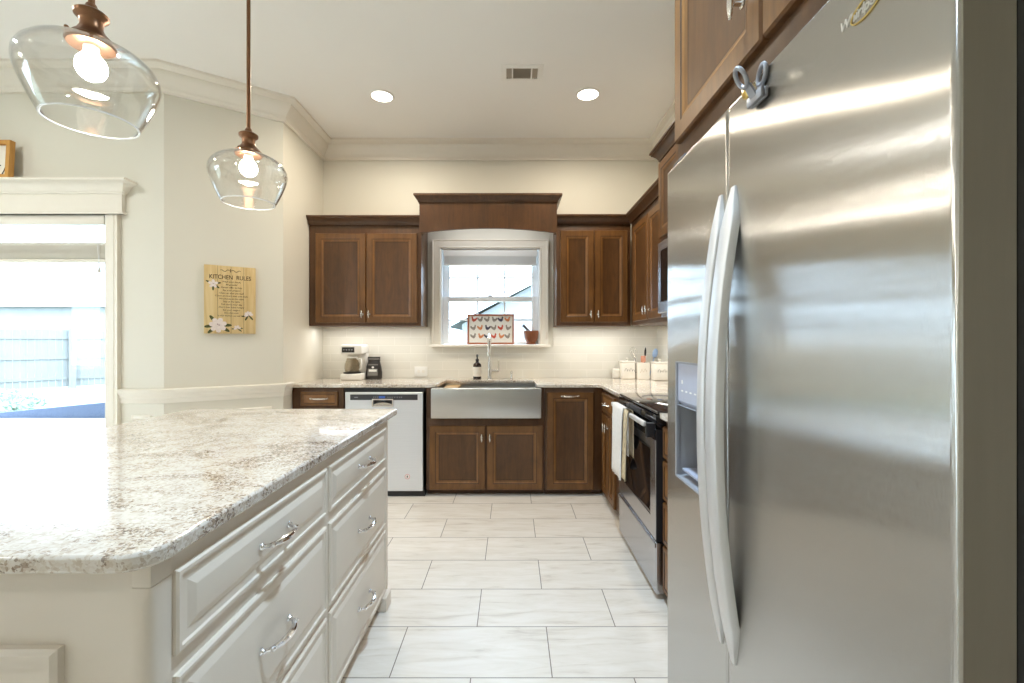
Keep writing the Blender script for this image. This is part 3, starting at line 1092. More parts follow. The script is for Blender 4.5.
MB().sweep([(hp[0], hp[2]), (hp[1], hp[2]), (hp[1], hp[3]), (hp[0], hp[3])], [(-.006, .029), (-.006, .034), (.004, .034), (.006, .029)], lambda a, b, h: FDW(a, b, h), closed=True, side=1).build('pocket_rim', 'chrome', d_)
MB().box(.042, W_ - .042, .738, .783, .0296, .0315, F=FDW).build('control_strip', 'darkgrey', d_)
m = MB().box(.275, .325, .752, .770, .0315, .0322, F=FDW)
m.build('display', 'display', d_)
m = MB()
for a in (.23, .245, .26, .345, .362, .38, .40, .42, .44, .455):
    MB().box(a, a + .006, .757, .765, .0315, .0320, F=FDW).build('button', 'greyp', d_)
MB().box(.075, .105, .757, .763, .0315, .0320, F=FDW).build('badge', 'greyp', d_)
m = MB()
g = FDW.at(.505, .118, .030)
m.lathe([(.0, 0), (.021, 0), (.021, .0006), (.0, .0007)], g, 24)
m.mi = 1
m.lathe([(.017, .0007), (.021, .0007), (.021, .001), (.017, .001)], g, 24, closed=True)
m.mi = 2
m.box(-.005, .004, -.008, .008, .0008, .0012, F=g)
m.build('sticker', ['sticker', 'pink', 'black'], d_)
MB().box(DX0, DX1 + .012, 3.71, 3.76, 0, .046).build('toe_panel', 'blackp', t)
MB().box(DX0 - .018, DX1 + .016, 3.716, 3.75, .850, .879).build('gasket', 'blackp', t)

# ------------------------------------------------------------------ range
t = thing('range', 'stainless and black glass electric range with a towel on its handle', 'stove', (1.05, 2.6, 0))
RY0, RY1 = 2.212, 2.977
MB().box(.742, RX - .03, RY0, RY1, .03, .905).build('body', 'blackp', t)
MB().box(.705, RX - .03, RY0 - .002, RY1 + .002, .906, .922, .004).build('cooktop', 'cooktop', t)
for (x, y, r) in ((.90, 2.40, .09), (.90, 2.78, .105), (1.18, 2.40, .075), (1.18, 2.78, .09)):
    m = MB()
    m.lathe([(r - .003, .9221), (r, .9221), (r, .9225), (r - .003, .9225)], Fr((x, y, 0), (1, 0, 0), (0, 1, 0), (0, 0, 1)), 36, closed=True)
    m.build('burner_ring', 'greyp', t)
# sloped control panel
m = MB().prism([(.742, .838), (.716, .838), (.698, .862), (.702, .902), (.742, .904)], Fr((0, RY0, 0), (1, 0, 0), (0, 0, 1), (0, 1, 0)), 0, RY1 - RY0)
cpn = m.build('control_panel', 'blackglass', t)
MB().box(2.47, 2.72, .868, .894, .697, .700, F=Fr((0, 0, 0), (0, 1, 0), (0, 0, 1), (1, 0, 0))).build('display', 'darkgrey', cpn)
Fd = F_right(.742, RY1 - .004, .285)
dw, dh = RY1 - RY0 - .008, .545
od = MB().panel(Fd, dw, dh, [(0, 0), (0, .036), (.006, .042)], hole=(.085, dw - .085, .10, dh - .10)).build('oven_door', 'steely', t)
MB().panel(Fd.at(.085, .10, .036), dw - .17, dh - .20, [(0, 0), (0, .004), (.012, .004), (.016, .002)]).build('oven_window', 'blackglass', od)
MB().box(0, dw, dh - .052, dh - .002, .0425, .046, .001, F=Fd).build('door_band', 'blackglass', od)
m = MB()
m.box(.02, dw - .02, dh + .012, dh + .038, .082, .100, .006, F=Fd, seg=3)
hnd = m.build('handle', 'fhandle', od)
for a in (.026, dw - .026):
    MB().box(a - .016, a + .016, dh - .040, dh + .030, .040, .083, .004, F=Fd).build('handle_bracket', 'blackp', od)
MB().box(.742 - .041, .742, RY0 + .001, RY0 + .0035, .285, .83).build('door_edge', 'blackp', od)
Fw = F_right(.742, RY1 - .004, .030)
MB().panel(Fw, dw, .246, [(0, 0), (0, .036), (.005, .042), (.010, .042)]).box(0, dw, .222, .246, .040, .050, .004, F=Fw).build('drawer', 'steely', t)
MB().box(.80, RX - .04, RY0 + .01, RY1 - .01, 0, .03).build('foot', 'blackp', t)

# towel over the oven handle
HX, HZ = .642 + .009, .868


def towel_sheet(mb, y0, y1, zf, zb, t_=.004):
    N, M = 26, 16
    rows = []
    for i in range(N + 1):
        s_ = i / N
        row = []
        for j in range(M + 1):
            q = j / M
            wv = .006 * sin(q * 9 + 1) + .004 * sin(q * 21)
            lf = .868 - zf
            lb = .868 - zb
            tot = lf + lb + .05
            dist = s_ * tot
            if dist < lf:
                hang = (lf - dist) / lf
                x = HX - .016 - abs(wv) * (0.3 + hang) - .004 * hang
                z = zf + dist
            elif dist < lf + .05:
                a = (dist - lf) / .05 * pi
                x = HX - .0155 * cos(a)
                z = .868 + .016 * sin(a)
            else:
                x = HX + .0155
                z = .868 - (dist - lf - .05)
            y = y0 + (y1 - y0) * (q + .02 * sin(s_ * 5 + q * 3)) - (.02 * sin(q * 7) * max(0, .868 - z))
            row.append((x, y, z))
        rows.append(row)
    vs = [p for r in rows for p in r] + [(p[0] - t_ * (1 if k * 2 < N else -1) * .6, p[1], p[2]) for k, r in enumerate(rows) for p in r]
    fs = []
    w = M + 1
    o2 = (N + 1) * w
    for i in range(N):
        for j in range(M):
            a = i * w + j
            fs.append((a, a + 1, a + w + 1, a + w))
            fs.append((o2 + a, o2 + a + w, o2 + a + w + 1, o2 + a + 1))
    for i in range(N):
        for j in (0, M):
            a = i * w + j
            fs.append((a, a + w, o2 + a + w, o2 + a))
    for j in range(M):
        for i in (0, N):
            a = i * w + j
            fs.append((a, a + 1, o2 + a + 1, o2 + a))
    return mb.add(vs, fs)


m = towel_sheet(MB(), 2.61, 2.875, .462, .60)
tw = m.build('dish_towel', 'cloth', sharp=180)
tag(origin(tw, (HX, 2.78, .868)), 'white dish towel hanging over the oven door handle', 'towel')
m = towel_sheet(MB(), 2.50, 2.592, .49, .62)
tw = m.build('dish_towel', 'clothtan', sharp=180)
tag(origin(tw, (HX, 2.58, .868)), 'narrow tan patterned towel on the oven handle beside the white towel', 'towel')

# ------------------------------------------------------------------ microwave
t = thing('microwave', 'stainless microwave with dark glass mounted above the range', 'microwave', (1.17, 2.6, 1.44))
MB().box(.985, RX - .009, 2.218, 2.982, 1.443, 1.898).build('body', 'darkgrey', t)
Fm = F_right(.985, 2.980, 1.443)
od = MB().panel(Fm, .56, .455, [(0, 0), (0, .026), (.004, .030)], hole=(.055, .52, .07, .40)).build('door', 'steely', t)
MB().panel(Fm.at(.055, .07, .024), .465, .33, [(0, 0), (0, .004), (.01, .004)]).build('window', 'blackglass', od)
MB().tube([Fm(.545, .05, .03), Fm(.545, .06, .062), Fm(.545, .395, .062), Fm(.545, .405, .03)], .009, 10).build('handle', 'fhandle', od)
MB().box(.563, .762, 0, .455, 0, .03, .003, F=Fm).build('control_panel', 'blackglass', t)
MB().box(.01, .75, .005, .03, .0, .02, F=Fm.at(0, -.030, -.01)).build('vent_strip', 'steely', t)

# ------------------------------------------------------------------ refrigerator
t = thing('refrigerator', 'large stainless side-by-side refrigerator filling the right side', 'refrigerator', (.95, .94, 0))
GX = .476
GT = .064
FYN, FYF, SEAM0, SEAM1 = .487, 1.397, 1.0075, 1.0035
GZ0, GZ1 = .065, 1.776
MB().box(GX + GT + .006, RX - .02, FYN + .004, FYF - .004, .02, 1.765, .004).build('body', 'blackp', t)
MB().box(GX + .03, GX + .12, FYN + .01, FYF - .01, .01, .06).build('base_grille', 'blackp', t)
RND = [(0, 0), (0, GT - .007), (.0006, GT - .004), (.0022, GT - .0016), (.0045, GT - .0004), (.008, GT)]
# freezer door with the dispenser opening
Fz = F_right(GX + GT, FYF, GZ0)
WZ = FYF - SEAM0
dis = (FYF - 1.319, FYF - 1.075, .872 - GZ0, 1.202 - GZ0)
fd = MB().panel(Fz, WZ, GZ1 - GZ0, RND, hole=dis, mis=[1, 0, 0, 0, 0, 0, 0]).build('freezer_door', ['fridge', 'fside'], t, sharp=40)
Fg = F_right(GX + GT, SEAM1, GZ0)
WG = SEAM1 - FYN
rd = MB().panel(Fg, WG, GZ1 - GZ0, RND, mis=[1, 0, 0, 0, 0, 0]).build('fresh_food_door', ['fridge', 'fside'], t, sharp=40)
# dispenser
a0, a1, b0, b1 = dis
bm_ = b0 + (1.079 - .872)
m = MB()
m.sweep([(a0, b0), (a1, b0), (a1, b1), (a0, b1)], [(-.001, GT), (-.001, GT + .002), (.004, GT + .001), (.004, GT - .008)], lambda a, b, h: Fz(a, b, h), closed=True, side=1)
m.build('dispenser_trim', 'greyp', fd)
m = MB().prism([(GT - .004, b1 - .004), (GT - .004, bm_ + .012), (GT - .014, bm_), (GT - .05, bm_), (GT - .05, b1 - .004)], Fr(Fz(a0 + .004, 0, 0), Fz.w, Fz.v, Fz.u), 0, a1 - a0 - .008)
m.build('control_panel', 'panelgrey', fd)
m = MB()
for k in range(6):
    MB().box(a0 + .03 + k * .03, a0 + .043 + k * .03, bm_ + .040, bm_ + .044, GT - .004, GT - .0032, F=Fz).build('button', 'white', fd)
MB().box(a0 + .032, a0 + .040, bm_ + .062, bm_ + .072, GT - .004, GT - .0032, F=Fz).build('indicator', 'white', fd)
# recess (five inner walls)
e = -.050
m = MB()
m.add([Fz(a0, b0, GT), Fz(a1, b0, GT), Fz(a1, bm_, GT), Fz(a0, bm_, GT), Fz(a0 + .015, b0 + .02, e), Fz(a1 - .015, b0 + .02, e), Fz(a1 - .015, bm_, e), Fz(a0 + .015, bm_, e)], [(0, 1, 5, 4), (1, 2, 6, 5), (2, 3, 7, 6), (3, 0, 4, 7), (4, 5, 6, 7)])
m.build('dispenser_recess', 'greyp', fd)
MB().box(a0 + .016, a1 - .016, b0 + .0205, b0 + .026, -.04, GT - .012, F=Fz).build('drip_tray', 'panelgrey', fd)
MB().box(a0 + .09, a0 + .15, b0 + .06, bm_ - .02, -.03, -.016, .003, F=Fz).build('lever', 'darkgrey', fd)


def bow_handle(y0, y1, z0, z1, bulge, parent):
    m = MB()
    rings = []
    N = 36
    for k in range(N + 1):
        q = k / N
        z = z0 + (z1 - z0) * q
        fr = .003 + bulge * (1 - abs(2 * q - 1) ** 2.1)
        bk = max(-.001, fr - .019)
        e_ = min(1, min(q, 1 - q) * 14)
        # pointed tips slide toward the door seam
        c = (y0 + y1) / 2
        hw = (y1 - y0) / 2 * (.35 + .65 * e_)
        r = .0025
        xs = [GX - bk, GX - fr]
        rings.append([(xs[0], c - hw, z), (xs[1] + min(r, (fr - bk) * .4), c - hw, z), (xs[1], c - hw + r * e_, z), (xs[1], c + hw - r * e_, z), (xs[1] + min(r, (fr - bk) * .4), c + hw, z), (xs[0], c + hw, z)])
    return m.loft(rings).build('handle', 'fhandle', parent, sharp=50)


bow_handle(1.016, 1.053, .577, 1.592, .047, fd)
bow_handle(.950, .999, .572, 1.592, .050, rd)
MB().box(GX + .01, GX + .09, FYN + .02, FYN + .11, 1.777, 1.795, .006).build('hinge_cover', 'darkgrey', t)
MB().box(GX + .01, GX + .09, FYF - .11, FYF - .02, 1.777, 1.795, .006).build('hinge_cover', 'darkgrey', t)
# badge
Fl = F_right(GX, .660, 1.705)
m = MB().text('Whirlpool', Fl, .0200, .0015, 'LEFT', shear=.2, xs=.95)
lg = m.build('badge', 'logo', rd)
pts = []
for k in range(30):
    a = 2 * pi * k / 30
    pts.append(Fl(.050 + .026 * cos(a) + .008 * sin(a), .005 + .013 * sin(a), .0012))
MB().tube(pts, .0011, 6, closed=True).build('swoosh', 'gold', lg)

# chip clip and magnet on the fridge door
t = thing('chip_clip', 'grey plastic bag clip stuck on the refrigerator door top', 'clip', (GX - .01, .865, 1.735))
Fc = Fr((GX - .001, .866, 1.714), (0, -.86, 0), (0, 0, .9), (-.9, 0, 0))
MB().box(-.030, .030, 0, .022, .001, .009, .003, F=Fc).box(-.030, .030, 0, .022, .0095, .018, .003, F=Fc).build('jaw', 'greyp', t)


def loop_arm(h0, lean, mat, a_lean):
    m = MB()
    m.loft([[Fc(-.012 + a_lean * 0, .012, h0), Fc(.012, .012, h0), Fc(.012, .012, h0 + .006), Fc(-.012, .012, h0 + .006)],
            [Fc(-.010 + a_lean * .4, .040, h0 + lean * .4), Fc(.010 + a_lean * .4, .040, h0 + lean * .4), Fc(.010 + a_lean * .4, .040, h0 + lean * .4 + .006), Fc(-.010 + a_lean * .4, .040, h0 + lean * .4 + .006)]])
    pts = []
    for k in range(22):
        a = 2 * pi * k / 22
        b = .055 + .020 * sin(a)
        pts.append(Fc(a_lean * b / .075 + .015 * cos(a), b, h0 + .003 + lean * b / .075))
    m.tube(pts, .0042, 8, closed=True)
    return m.build('grip', mat, t)


loop_arm(.001, .0, 'greyp', .012)
loop_arm(.012, .036, 'greyp', -.006)
MB().tube([Fc(-.016, .020, .010), Fc(.016, .020, .010)], .006, 10).build('spring', 'chrome', t)
o = MB().lathe([(.0, .0), (.014, .0), (.0165, .002), (.0165, .005), (.012, .008), (.0, .009)], Fr((GX - .001, .914, 1.764), (0, -1, 0), (0, 0, 1), (-1, 0, 0)), 24)
m = o.build('fridge_magnet', 'gold')
tag(origin(m, (GX - .001, .914, 1.764)), 'round yellow-gold magnet on the refrigerator beside the grey clip', 'magnet')

# ------------------------------------------------------------------ island
IX0, IX1, IY0, IY1 = -1.60, -.608, .765, 2.225
t = thing('kitchen_island', 'cream painted kitchen island cabinet with six drawers', 'island', (-1.1, 1.5, 0))
m = MB()
m.box(IX0, IX1 - .030, IY0 + .004, IY1, .052, CT0 - .001)
m.box(IX1 - .030, IX1, IY0 + .045, IY1, .052, CT0 - .001)
m.box(IX0 + .06, IX1 - .075, IY0 + .07, IY1 - .07, 0, .052)
m.build('body', 'island', t)
# corner post with a stopped chamfer
m = MB()
m.box(IX1 - .032, IX1 + .001, IY0, IY0 + .046, .845, CT0 - .001, .002)
rings = []
for z, ch in ((.052, .016), (.815, .016), (.832, .008), (.845, .001)):
    x1, y0 = IX1 + .001, IY0
    rings.append([(IX1 - .032, y0 + .046, z), (IX1 - .032, y0, z), (x1 - ch, y0, z), (x1 - ch * .35, y0 + ch * .35, z), (x1, y0 + ch, z), (x1, y0 + .046, z)])
m.loft(rings)
m.build('corner_post', 'island', t)
pic_frame(F_back(0, IY0 + .004, 0), -1.47, -.756, .14, .748, [(0, 0), (.000, .012), (.008, .018), (.018, .018), (.022, .012), (.032, .012), (.036, .004), (.036, 0)]).build('panel_moulding', 'island', t)
for y0 in (IY0 + .02, 2.115):
    MB().box(IX1 - .05, IX1 + .024, y0, y0 + .085, 0, .066, .004).build('foot', 'island', t)
IPROF = [(0, 0), (0, .006), (.004, .010), (.011, .010), (.014, .006), (.030, .005), (.044, .011), (.048, .012)]
for (y0, y1) in ((.815, 1.476), (1.500, 2.165)):
    for (z0, z1) in ((.697, .849), (.388, .660), (.075, .364)):
        Fi = F_east(IX1, y0, z0)
        d_ = MB().panel(Fi, y1 - y0, z1 - z0, IPROF).build('drawer', 'island', t, sharp=15)
        arch_pull(Fi.at((y1 - y0) / 2, (z1 - z0) / 2, .012), d_, .066, 'chrome', .034)
# island top with rounded corners
def rounded(x0, x1, y0, y1, r, n=8):
    p = []
    for (cx, cy, a0) in ((x1 - r, y0 + r, -pi / 2), (x1 - r, y1 - r, 0), (x0 + r, y1 - r, pi / 2), (x0 + r, y0 + r, pi)):
        for k in range(n + 1):
            a = a0 + pi / 2 * k / n
            p.append((cx + r * cos(a), cy + r * sin(a)))
    return p


poly = rounded(-1.65, -.590, .732, 2.343, .05)
# only the near corners are generously rounded
poly = rounded(-1.65, -.590, .732, 2.343, .012)
r_ = .055
poly = []
for (cx, cy, a0, r) in ((-.590, .732, -pi / 2, r_), (-.590, 2.343, 0, .010), (-1.65, 2.343, pi / 2, .010), (-1.65, .732, pi, r_)):
    sx = -1 if cx > -1 else 1
    sy = 1 if cy < 1 else -1
    for k in range(9):
        a = a0 + pi / 2 * k / 8
        poly.append((cx + sx * r + r * cos(a), cy + sy * r + r * sin(a)))
o = slab('countertop', poly, 'large cream and brown granite countertop on the island')
origin(o, (-1.12, 1.54, CT0))

# ------------------------------------------------------------------ pendants
PZ = 1.836
t0 = thing('pendant_light', 'clear glass pendant on a long bronze rod over the far half of the island', 'pendant lamp', (-1.10, 1.90, PZ), 'glass pendants over the island')
Fp = Fr((-1.10, 1.90, PZ), (1, 0, 0), (0, 1, 0), (0, 0, 1))
outer = [(.100, 0), (.114, .028), (.131, .066), (.143, .100), (.147, .121), (.1455, .139), (.137, .158), (.119, .177), (.090, .193), (.061, .202), (.046, .207)]
inner = [(r - .0032, h + (.0 if k < 5 else -.0015)) for k, (r, h) in enumerate(outer)][::-1]
inner[-1] = (.0945, .0)
MB().lathe(outer + inner, Fp, 56, closed=True).build('shade', 'shade', t0, sharp=60)
MB().tube([Fp(.0985 * cos(2 * pi * k / 48), .0985 * sin(2 * pi * k / 48), .001) for k in range(48)], .0024, 8, closed=True).build('shade_rim_glint', 'rimlight', t0)  # white ring painted as the lit edge of the glass
m = MB()
m.lathe([(.050, .200), (.054, .206), (.053, .214), (.046, .220), (.040, .228), (.030, .238), (.024, .252), (.026, .268), (.036, .278), (.037, .286), (.030, .292), (.016, .298), (.011, .312), (.006, .316)], Fp, 32)
m.build('socket_cap', 'bronze', t0)
for k in range(3):
    a = k * 2 * pi / 3 + .5
    g = Fp(.052 * cos(a), .052 * sin(a), .209)
    d = Vector((cos(a), sin(a), 0))
    MB().tube([g, g + d * .012], [.004, .003], 8).ell(tuple(g + d * .014), .005, .005, .005).build('thumb_screw', 'bronze', t0)
MB().tube([Fp(0, 0, .312), Fp(0, 0, CEIL - PZ - .02)], .0075, 12).build('rod', 'bronze', t0)
MB().lathe([(.012, CEIL - PZ - .034), (.05, CEIL - PZ - .026), (.062, CEIL - PZ - .012), (.062, CEIL - PZ - .0)], Fp, 32).build('ceiling_canopy', 'bronze', t0)
MB().lathe([(.017, .203), (.017, .186), (.014, .184)], Fp, 16).build('lamp_holder', 'white', t0)
MB().lathe([(.002, .112), (.014, .115), (.026, .124), (.0325, .138), (.0335, .150), (.030, .164), (.021, .176), (.0155, .184), (.014, .190)], Fp, 24).build('bulb', 'bulb', t0)
dup(t0, (-1.109, 1.20, PZ), 'clear glass pendant over the near half of the island, before the patio door')

# ------------------------------------------------------------------ ceiling fittings
for k, (x, y) in enumerate(CANS_SEEN):
    lab = ('recessed ceiling light left of the ceiling vent', 'recessed ceiling light right of the ceiling vent')[k]
    t = thing('recessed_light', lab, 'ceiling light', (x, y, CEIL), 'recessed ceiling lights')
    Fk = Fr((x, y, CEIL), (1, 0, 0), (0, -1, 0), (0, 0, -1))
    MB().lathe([(.078, .0), (.092, .0), (.092, .004), (.084, .008), (.078, .008)], Fk, 36, closed=True).build('trim_ring', 'white', t)
    MB().lathe([(.0, .001), (.077, .001), (.077, .005), (.0, .006)], Fk, 36).build('diffuser', 'can', t)
t = thing('ceiling_vent', 'white ceiling air vent with tan louvres between the two lights', 'vent', (.07, 3.20, CEIL))
Fv = Fr((.07, 3.20, CEIL), (1, 0, 0), (0, -1, 0), (0, 0, -1))
MB().sweep([(-.11, -.062), (.11, -.062), (.11, .062), (-.11, .062)], [(0, 0), (0, .008), (-.014, .010), (-.036, .004), (-.036, 0)], lambda a, b, h: Fv(a, b, h), closed=True, side=1).box(-.072, -.062, -.062, .062, .001, .009, F=Fv).box(.062, .072, -.062, .062, .001, .009, F=Fv).build('frame', 'white', t)
m = MB()
for k in range(11):
    b = -.056 + k * .0112
    m.add([Fv(-.062, b, .002), Fv(.062, b, .002), Fv(.062, b + .006, .009), Fv(-.062, b + .006, .009), Fv(-.062, b + .0015, .0015), Fv(.062, b + .0015, .0015), Fv(.062, b + .0075, .0085), Fv(-.062, b + .0075, .0085)], [(0, 1, 2, 3), (7, 6, 5, 4), (0, 4, 5, 1), (1, 5, 6, 2), (2, 6, 7, 3), (3, 7, 4, 0)])
for s_ in (-1, 1):
    for k in range(3):
        a = s_ * (.078 + k * .0125)
        m.box(a - .002, a + .002, -.06, .06, .002, .009, F=Fv)
m.build('louvre', 'grille', t)
MB().box(-.109, .109, -.061, .061, .0002, .0012, F=Fv).build('backing', 'grille', t)

# ------------------------------------------------------------------ wall sign
p0 = Vector((-2.2267, 3.29, 0))
sa = (p0 - Vector((C2[0], C2[1], 0))).dot(ua)
FS = FA.at(sa, 1.318, .002)
SW, SH = .325, .498
t = thing('wall_sign', 'pine plank sign reading kitchen rules with magnolias on the angled wall', 'sign', tuple(FS(SW / 2, SH / 2, 0)))


def local_box(t, name, mats, mb):
    return mb.build(name, mats, t)


m = MB().box(0, SW, 0, SH, 0, .02, .002, F=FS)
bd = m.build('board', 'oak', t)
# planks: vertical joints cut as thin dark lines
bd.data.materials.clear()
bd.data.materials.append(NT('sign_pine').m)
nt = bd.data.materials[0].node_tree
nt.nodes.clear()
tt = NT.__new__(NT)
tt.m = bd.data.materials[0]
tt.t = nt
tt.b = nt.nodes.new('ShaderNodeBsdfPrincipled')
tt.out = nt.nodes.new('ShaderNodeOutputMaterial')
nt.links.new(tt.b.outputs[0], tt.out.inputs[0])
g_ = tt.noise(tt.coords((20, 20, 1.6)), 1.5, 5, 0.6, 0.6)
nt.links.new(tt.ramp(g_, [(0.25, rgb(196, 164, 108)), (0.55, rgb(218, 192, 140)), (0.8, rgb(226, 204, 156))]), tt.b.inputs['Base Color'])
tt.b.inputs['Roughness'].default_value = 0.7
m = MB()
for a in (.083, .166, .247):
    m.box(a - .0008, a + .0008, .002, SH - .002, .0199, .0203, F=FS)
m.build('plank_joint', 'ink', t)
m = MB()
m.text('KITCHEN  RULES', FS.at(SW / 2, SH - .098, .0202), .044, .0008, xs=.80)
m.build('lettering', 'ink', t)
lines = ['Wash your hands', 'Be grateful', 'Always offer to help', 'Say your prayers', 'Clean up after yourself', 'Count on more than one cook', 'No phones at the table', 'Stay at the table', 'Talk about your day', 'Don\'t ever leave hungry', 'Eat your veggies', 'Kiss the cook', 'In this kitchen we eat love']
for k, s_ in enumerate(lines):
    MB().text(s_, FS.at(SW / 2 + .006, SH - .122 - k * .0208, .0202), .0165, .0006, shear=.15).build('lettering', 'ink', t)
m = MB()
for s_ in (-1, 1):
    pts = []
    for k in range(26):
        q = k / 25
        pts.append(FS(SW / 2 + s_ * (.006 + .058 * q), SH - .036 + .008 * sin(q * 9) * (1 - .4 * q), .0206))
    m.tube(pts, .0014, 6)
m.tube([FS(SW / 2, SH - .022, .0206), FS(SW / 2, SH - .046, .0206)], .002, 6)
m.build('scroll_ornament', 'ink', t)


def flower(mb, a, b, r, n, tilt, half=False):
    """petals, centre and leaves printed flat on the board"""
    def petal(ang, ln, wd, h, mi):
        poly = []
        for k in range(12):
            q = 2 * pi * k / 12
            x = ln * .5 + ln * .5 * cos(q)
            y = wd * .5 * sin(q) * (0.75 + .25 * cos(q))
            poly.append((a + x * cos(ang) - y * sin(ang), b + x * sin(ang) + y * cos(ang)))
        poly = [(min(max(p[0], .001), SW - .001), min(max(p[1], .001), SH - .001)) for p in poly]
        mb.mi = mi
        mb.prism(poly, FS, .0199, .0201 + h)
    for k, an in enumerate(tilt):
        petal(an, r * 1.55, r * .5, .0001 + k * .00002, 2)
    for k in range(n):
        an = (pi * k / (n - 1) + .2) if half else (2 * pi * k / n + .3)
        petal(an, r, r * .75, .0004 + .00007 * k, 0)
    for k in range(max(3, n - 2)):
        an = (pi * k / max(2, n - 3) + .35) if half else (2 * pi * k / max(3, n - 2) + .7)
        petal(an, r * .6, r * .5, .0011 + .00006 * k, 0)
    mb.mi = 1
    petal(0, r * .22, r * .2, .0017, 1)
    petal(2, r * .22, r * .2, .0018, 1)


for args in ((.085, .062, .056, 7, (2.2, 3.3, 3.9, 5.7, .0)), (.055, .362, .032, 5, (2.7, 4.7, 5.6, .2), False), (.278, .140, .030, 5, (3.4, 5.4, 4.2), True), (.205, .040, .024, 4, (5.6, 3.3, .0), True)):
    m = MB()
    flower(m, *args)
    m.build('magnolia', ['petal', 'petalc', 'leaf'], t)

# framed word sign on the door header
t = thing('framed_sign', 'oak framed cream sign with black script standing on the door header', 'picture', (-3.67, 3.09, 2.361))
FQ = Fr((-3.96, 3.10, 2.361), (1, 0, 0), (0, .05, 1), (0, -1, .05))
qw, qh = .565, .262
MB().sweep([(0, 0), (qw, 0), (qw, qh), (0, qh)], [(0, 0), (0, .034), (.026, .034), (.026, 0)], lambda a, b, h: FQ(a, b, h), closed=True, side=1).build('frame', 'oak', t)
MB().box(.02, qw - .02, .02, qh - .02, .004, .010, F=FQ).build('sign_panel', 'paper', t)
m = MB()
pts = [FQ(qw - .12 + .02 * cos(a) + .006 * a, .10 + .028 * sin(a) + .004 * a, .012) for a in [k * .35 for k in range(-4, 16)]]
m.tube(pts, .003, 6)
m.tube([FQ(qw - .075, .02, .012), FQ(qw - .055, .06, .012), FQ(qw - .04, .105, .012)], .0025, 6)
for k in range(5):
    c = .10 + k * .075
    m.tube([FQ(c + .022 * cos(a) + .008 * a, .10 + .035 * sin(a), .012) for a in [j * .4 for j in range(16)]], .003, 6)
m.build('lettering', 'black', t)

# ------------------------------------------------------------------ sill things
FT = Fr((-.425, 4.325, 1.233), (1, 0, 0), (0, .12, .9928), (0, -.9928, .12))
t = thing('framed_print', 'small framed print of colourful roosters leaning on the window sill', 'picture', (-.203, 4.315, 1.233))
fw, fh = .444, .288
MB().sweep([(0, 0), (fw, 0), (fw, fh), (0, fh)], [(0, 0), (0, .014), (.004, .016), (.014, .014), (.016, .006), (.016, 0)], lambda a, b, h: FT(a, b, h), closed=True, side=1).build('frame', 'pframe', t)
m = MB().box(.01, fw - .01, .01, fh - .01, .002, .006, F=FT)


def rooster(mb, ca, cb, s, flip, mi):
    shp = [(-.62, .36), (-.60, .10), (-.40, -.12), (-.20, -.30), (.14, -.32), (.32, -.10), (.36, .12), (.34, .30), (.47, .38), (.36, .46), (.32, .60), (.20, .62), (.13, .46), (.10, .24), (-.10, .14), (-.30, .22), (-.46, .42)]
    f = -1 if flip else 1
    mb.mi = mi
    mb.prism([(ca + f * x * s, cb + y * s) for x, y in shp], FT, .006, .0075)
    for lx in (-.05, .08):
        mb.box(ca + f * lx * s - .0009, ca + f * lx * s + .0009, cb - .45 * s, cb - .2 * s, .006, .0072, F=FT)


cols = [[1, 4, 4, 4, 3, 2], [4, 2, 3, 4, 1, 4], [4, 2, 3, 1, 2, 4]]
for r in range(3):
    for c in range(6):
        rooster(m, .060 + c * .065, .235 - r * .080, .052, (r + c) % 3 == 0, cols[r][c])
m.build('print', ['white', 'red', 'orange', 'navy', 'greypr'], t)

t = thing('mortar', 'turned wooden mortar bowl on the right end of the window sill', 'mortar', (.182, 4.345, 1.233))
Fm_ = Fr((.182, 4.345, 1.233), (1, 0, 0), (0, 1, 0), (0, 0, 1))
MB().lathe([(.030, 0), (.046, .002), (.048, .010), (.040, .018), (.052, .034), (.064, .060), (.070, .100), (.072, .128), (.067, .130), (.062, .120), (.056, .075), (.040, .045), (.0, .040)], Fm_, 32).build('bowl', 'redwood', t)
m = MB().tube([Fm_(.030, 0, .062), Fm_(-.02, -.005, .125), Fm_(-.060, -.008, .165), (Fm_(-.078, -.009, .184))], [.019, .012, .011, .015], 14)
o = m.build('pestle', 'pestle')
tag(origin(o, tuple(Fm_(.03, 0, .062))), 'dark wooden pestle leaning in the mortar on the window sill', 'pestle')

# ------------------------------------------------------------------ counter things
# coffee maker
CMX, CMY = -1.435, 4.155
t = thing('coffee_maker', 'white drip coffee maker with glass carafe on the back counter', 'coffee maker', (CMX, CMY, CT1))
x0, x1, y0, y1 = CMX - .095, CMX + .095, CMY - .11, CMY + .11
MB().box(x0, x1, y0, y1, CT1, CT1 + .058, .012, seg=3).build('base', 'white', t)
MB().box(x0 + .01, x1, y1 - .075, y1, CT1 + .05, CT1 + .24, .012, seg=3).build('water_tank', 'white', t)
hd_ = MB().box(x0, x1, y0 + .01, y1, CT1 + .232, CT1 + .318, .016, seg=3).build('brew_head', 'white', t)
MB().box(x0 + .014, x0 + .125, y0 + .0075, y0 + .0115, CT1 + .248, CT1 + .295, .001).build('control_panel', 'blackp', hd_)
m = MB()
for k in range(4):
    m.lathe([(.0, 0), (.006, 0), (.006, .002), (0, .0025)], F_back(x0 + .032 + k * .024, y0 + .0075, CT1 + .272), 12)
m.build('button', 'greyp', hd_)
Fcm = Fr((CMX - .012, CMY - .035, CT1 + .0585), (1, 0, 0), (0, 1, 0), (0, 0, 1))
MB().lathe([(.0, 0), (.075, 0), (.075, .012), (.0, .013)], Fcm, 32).build('hot_plate', 'blackp', t)
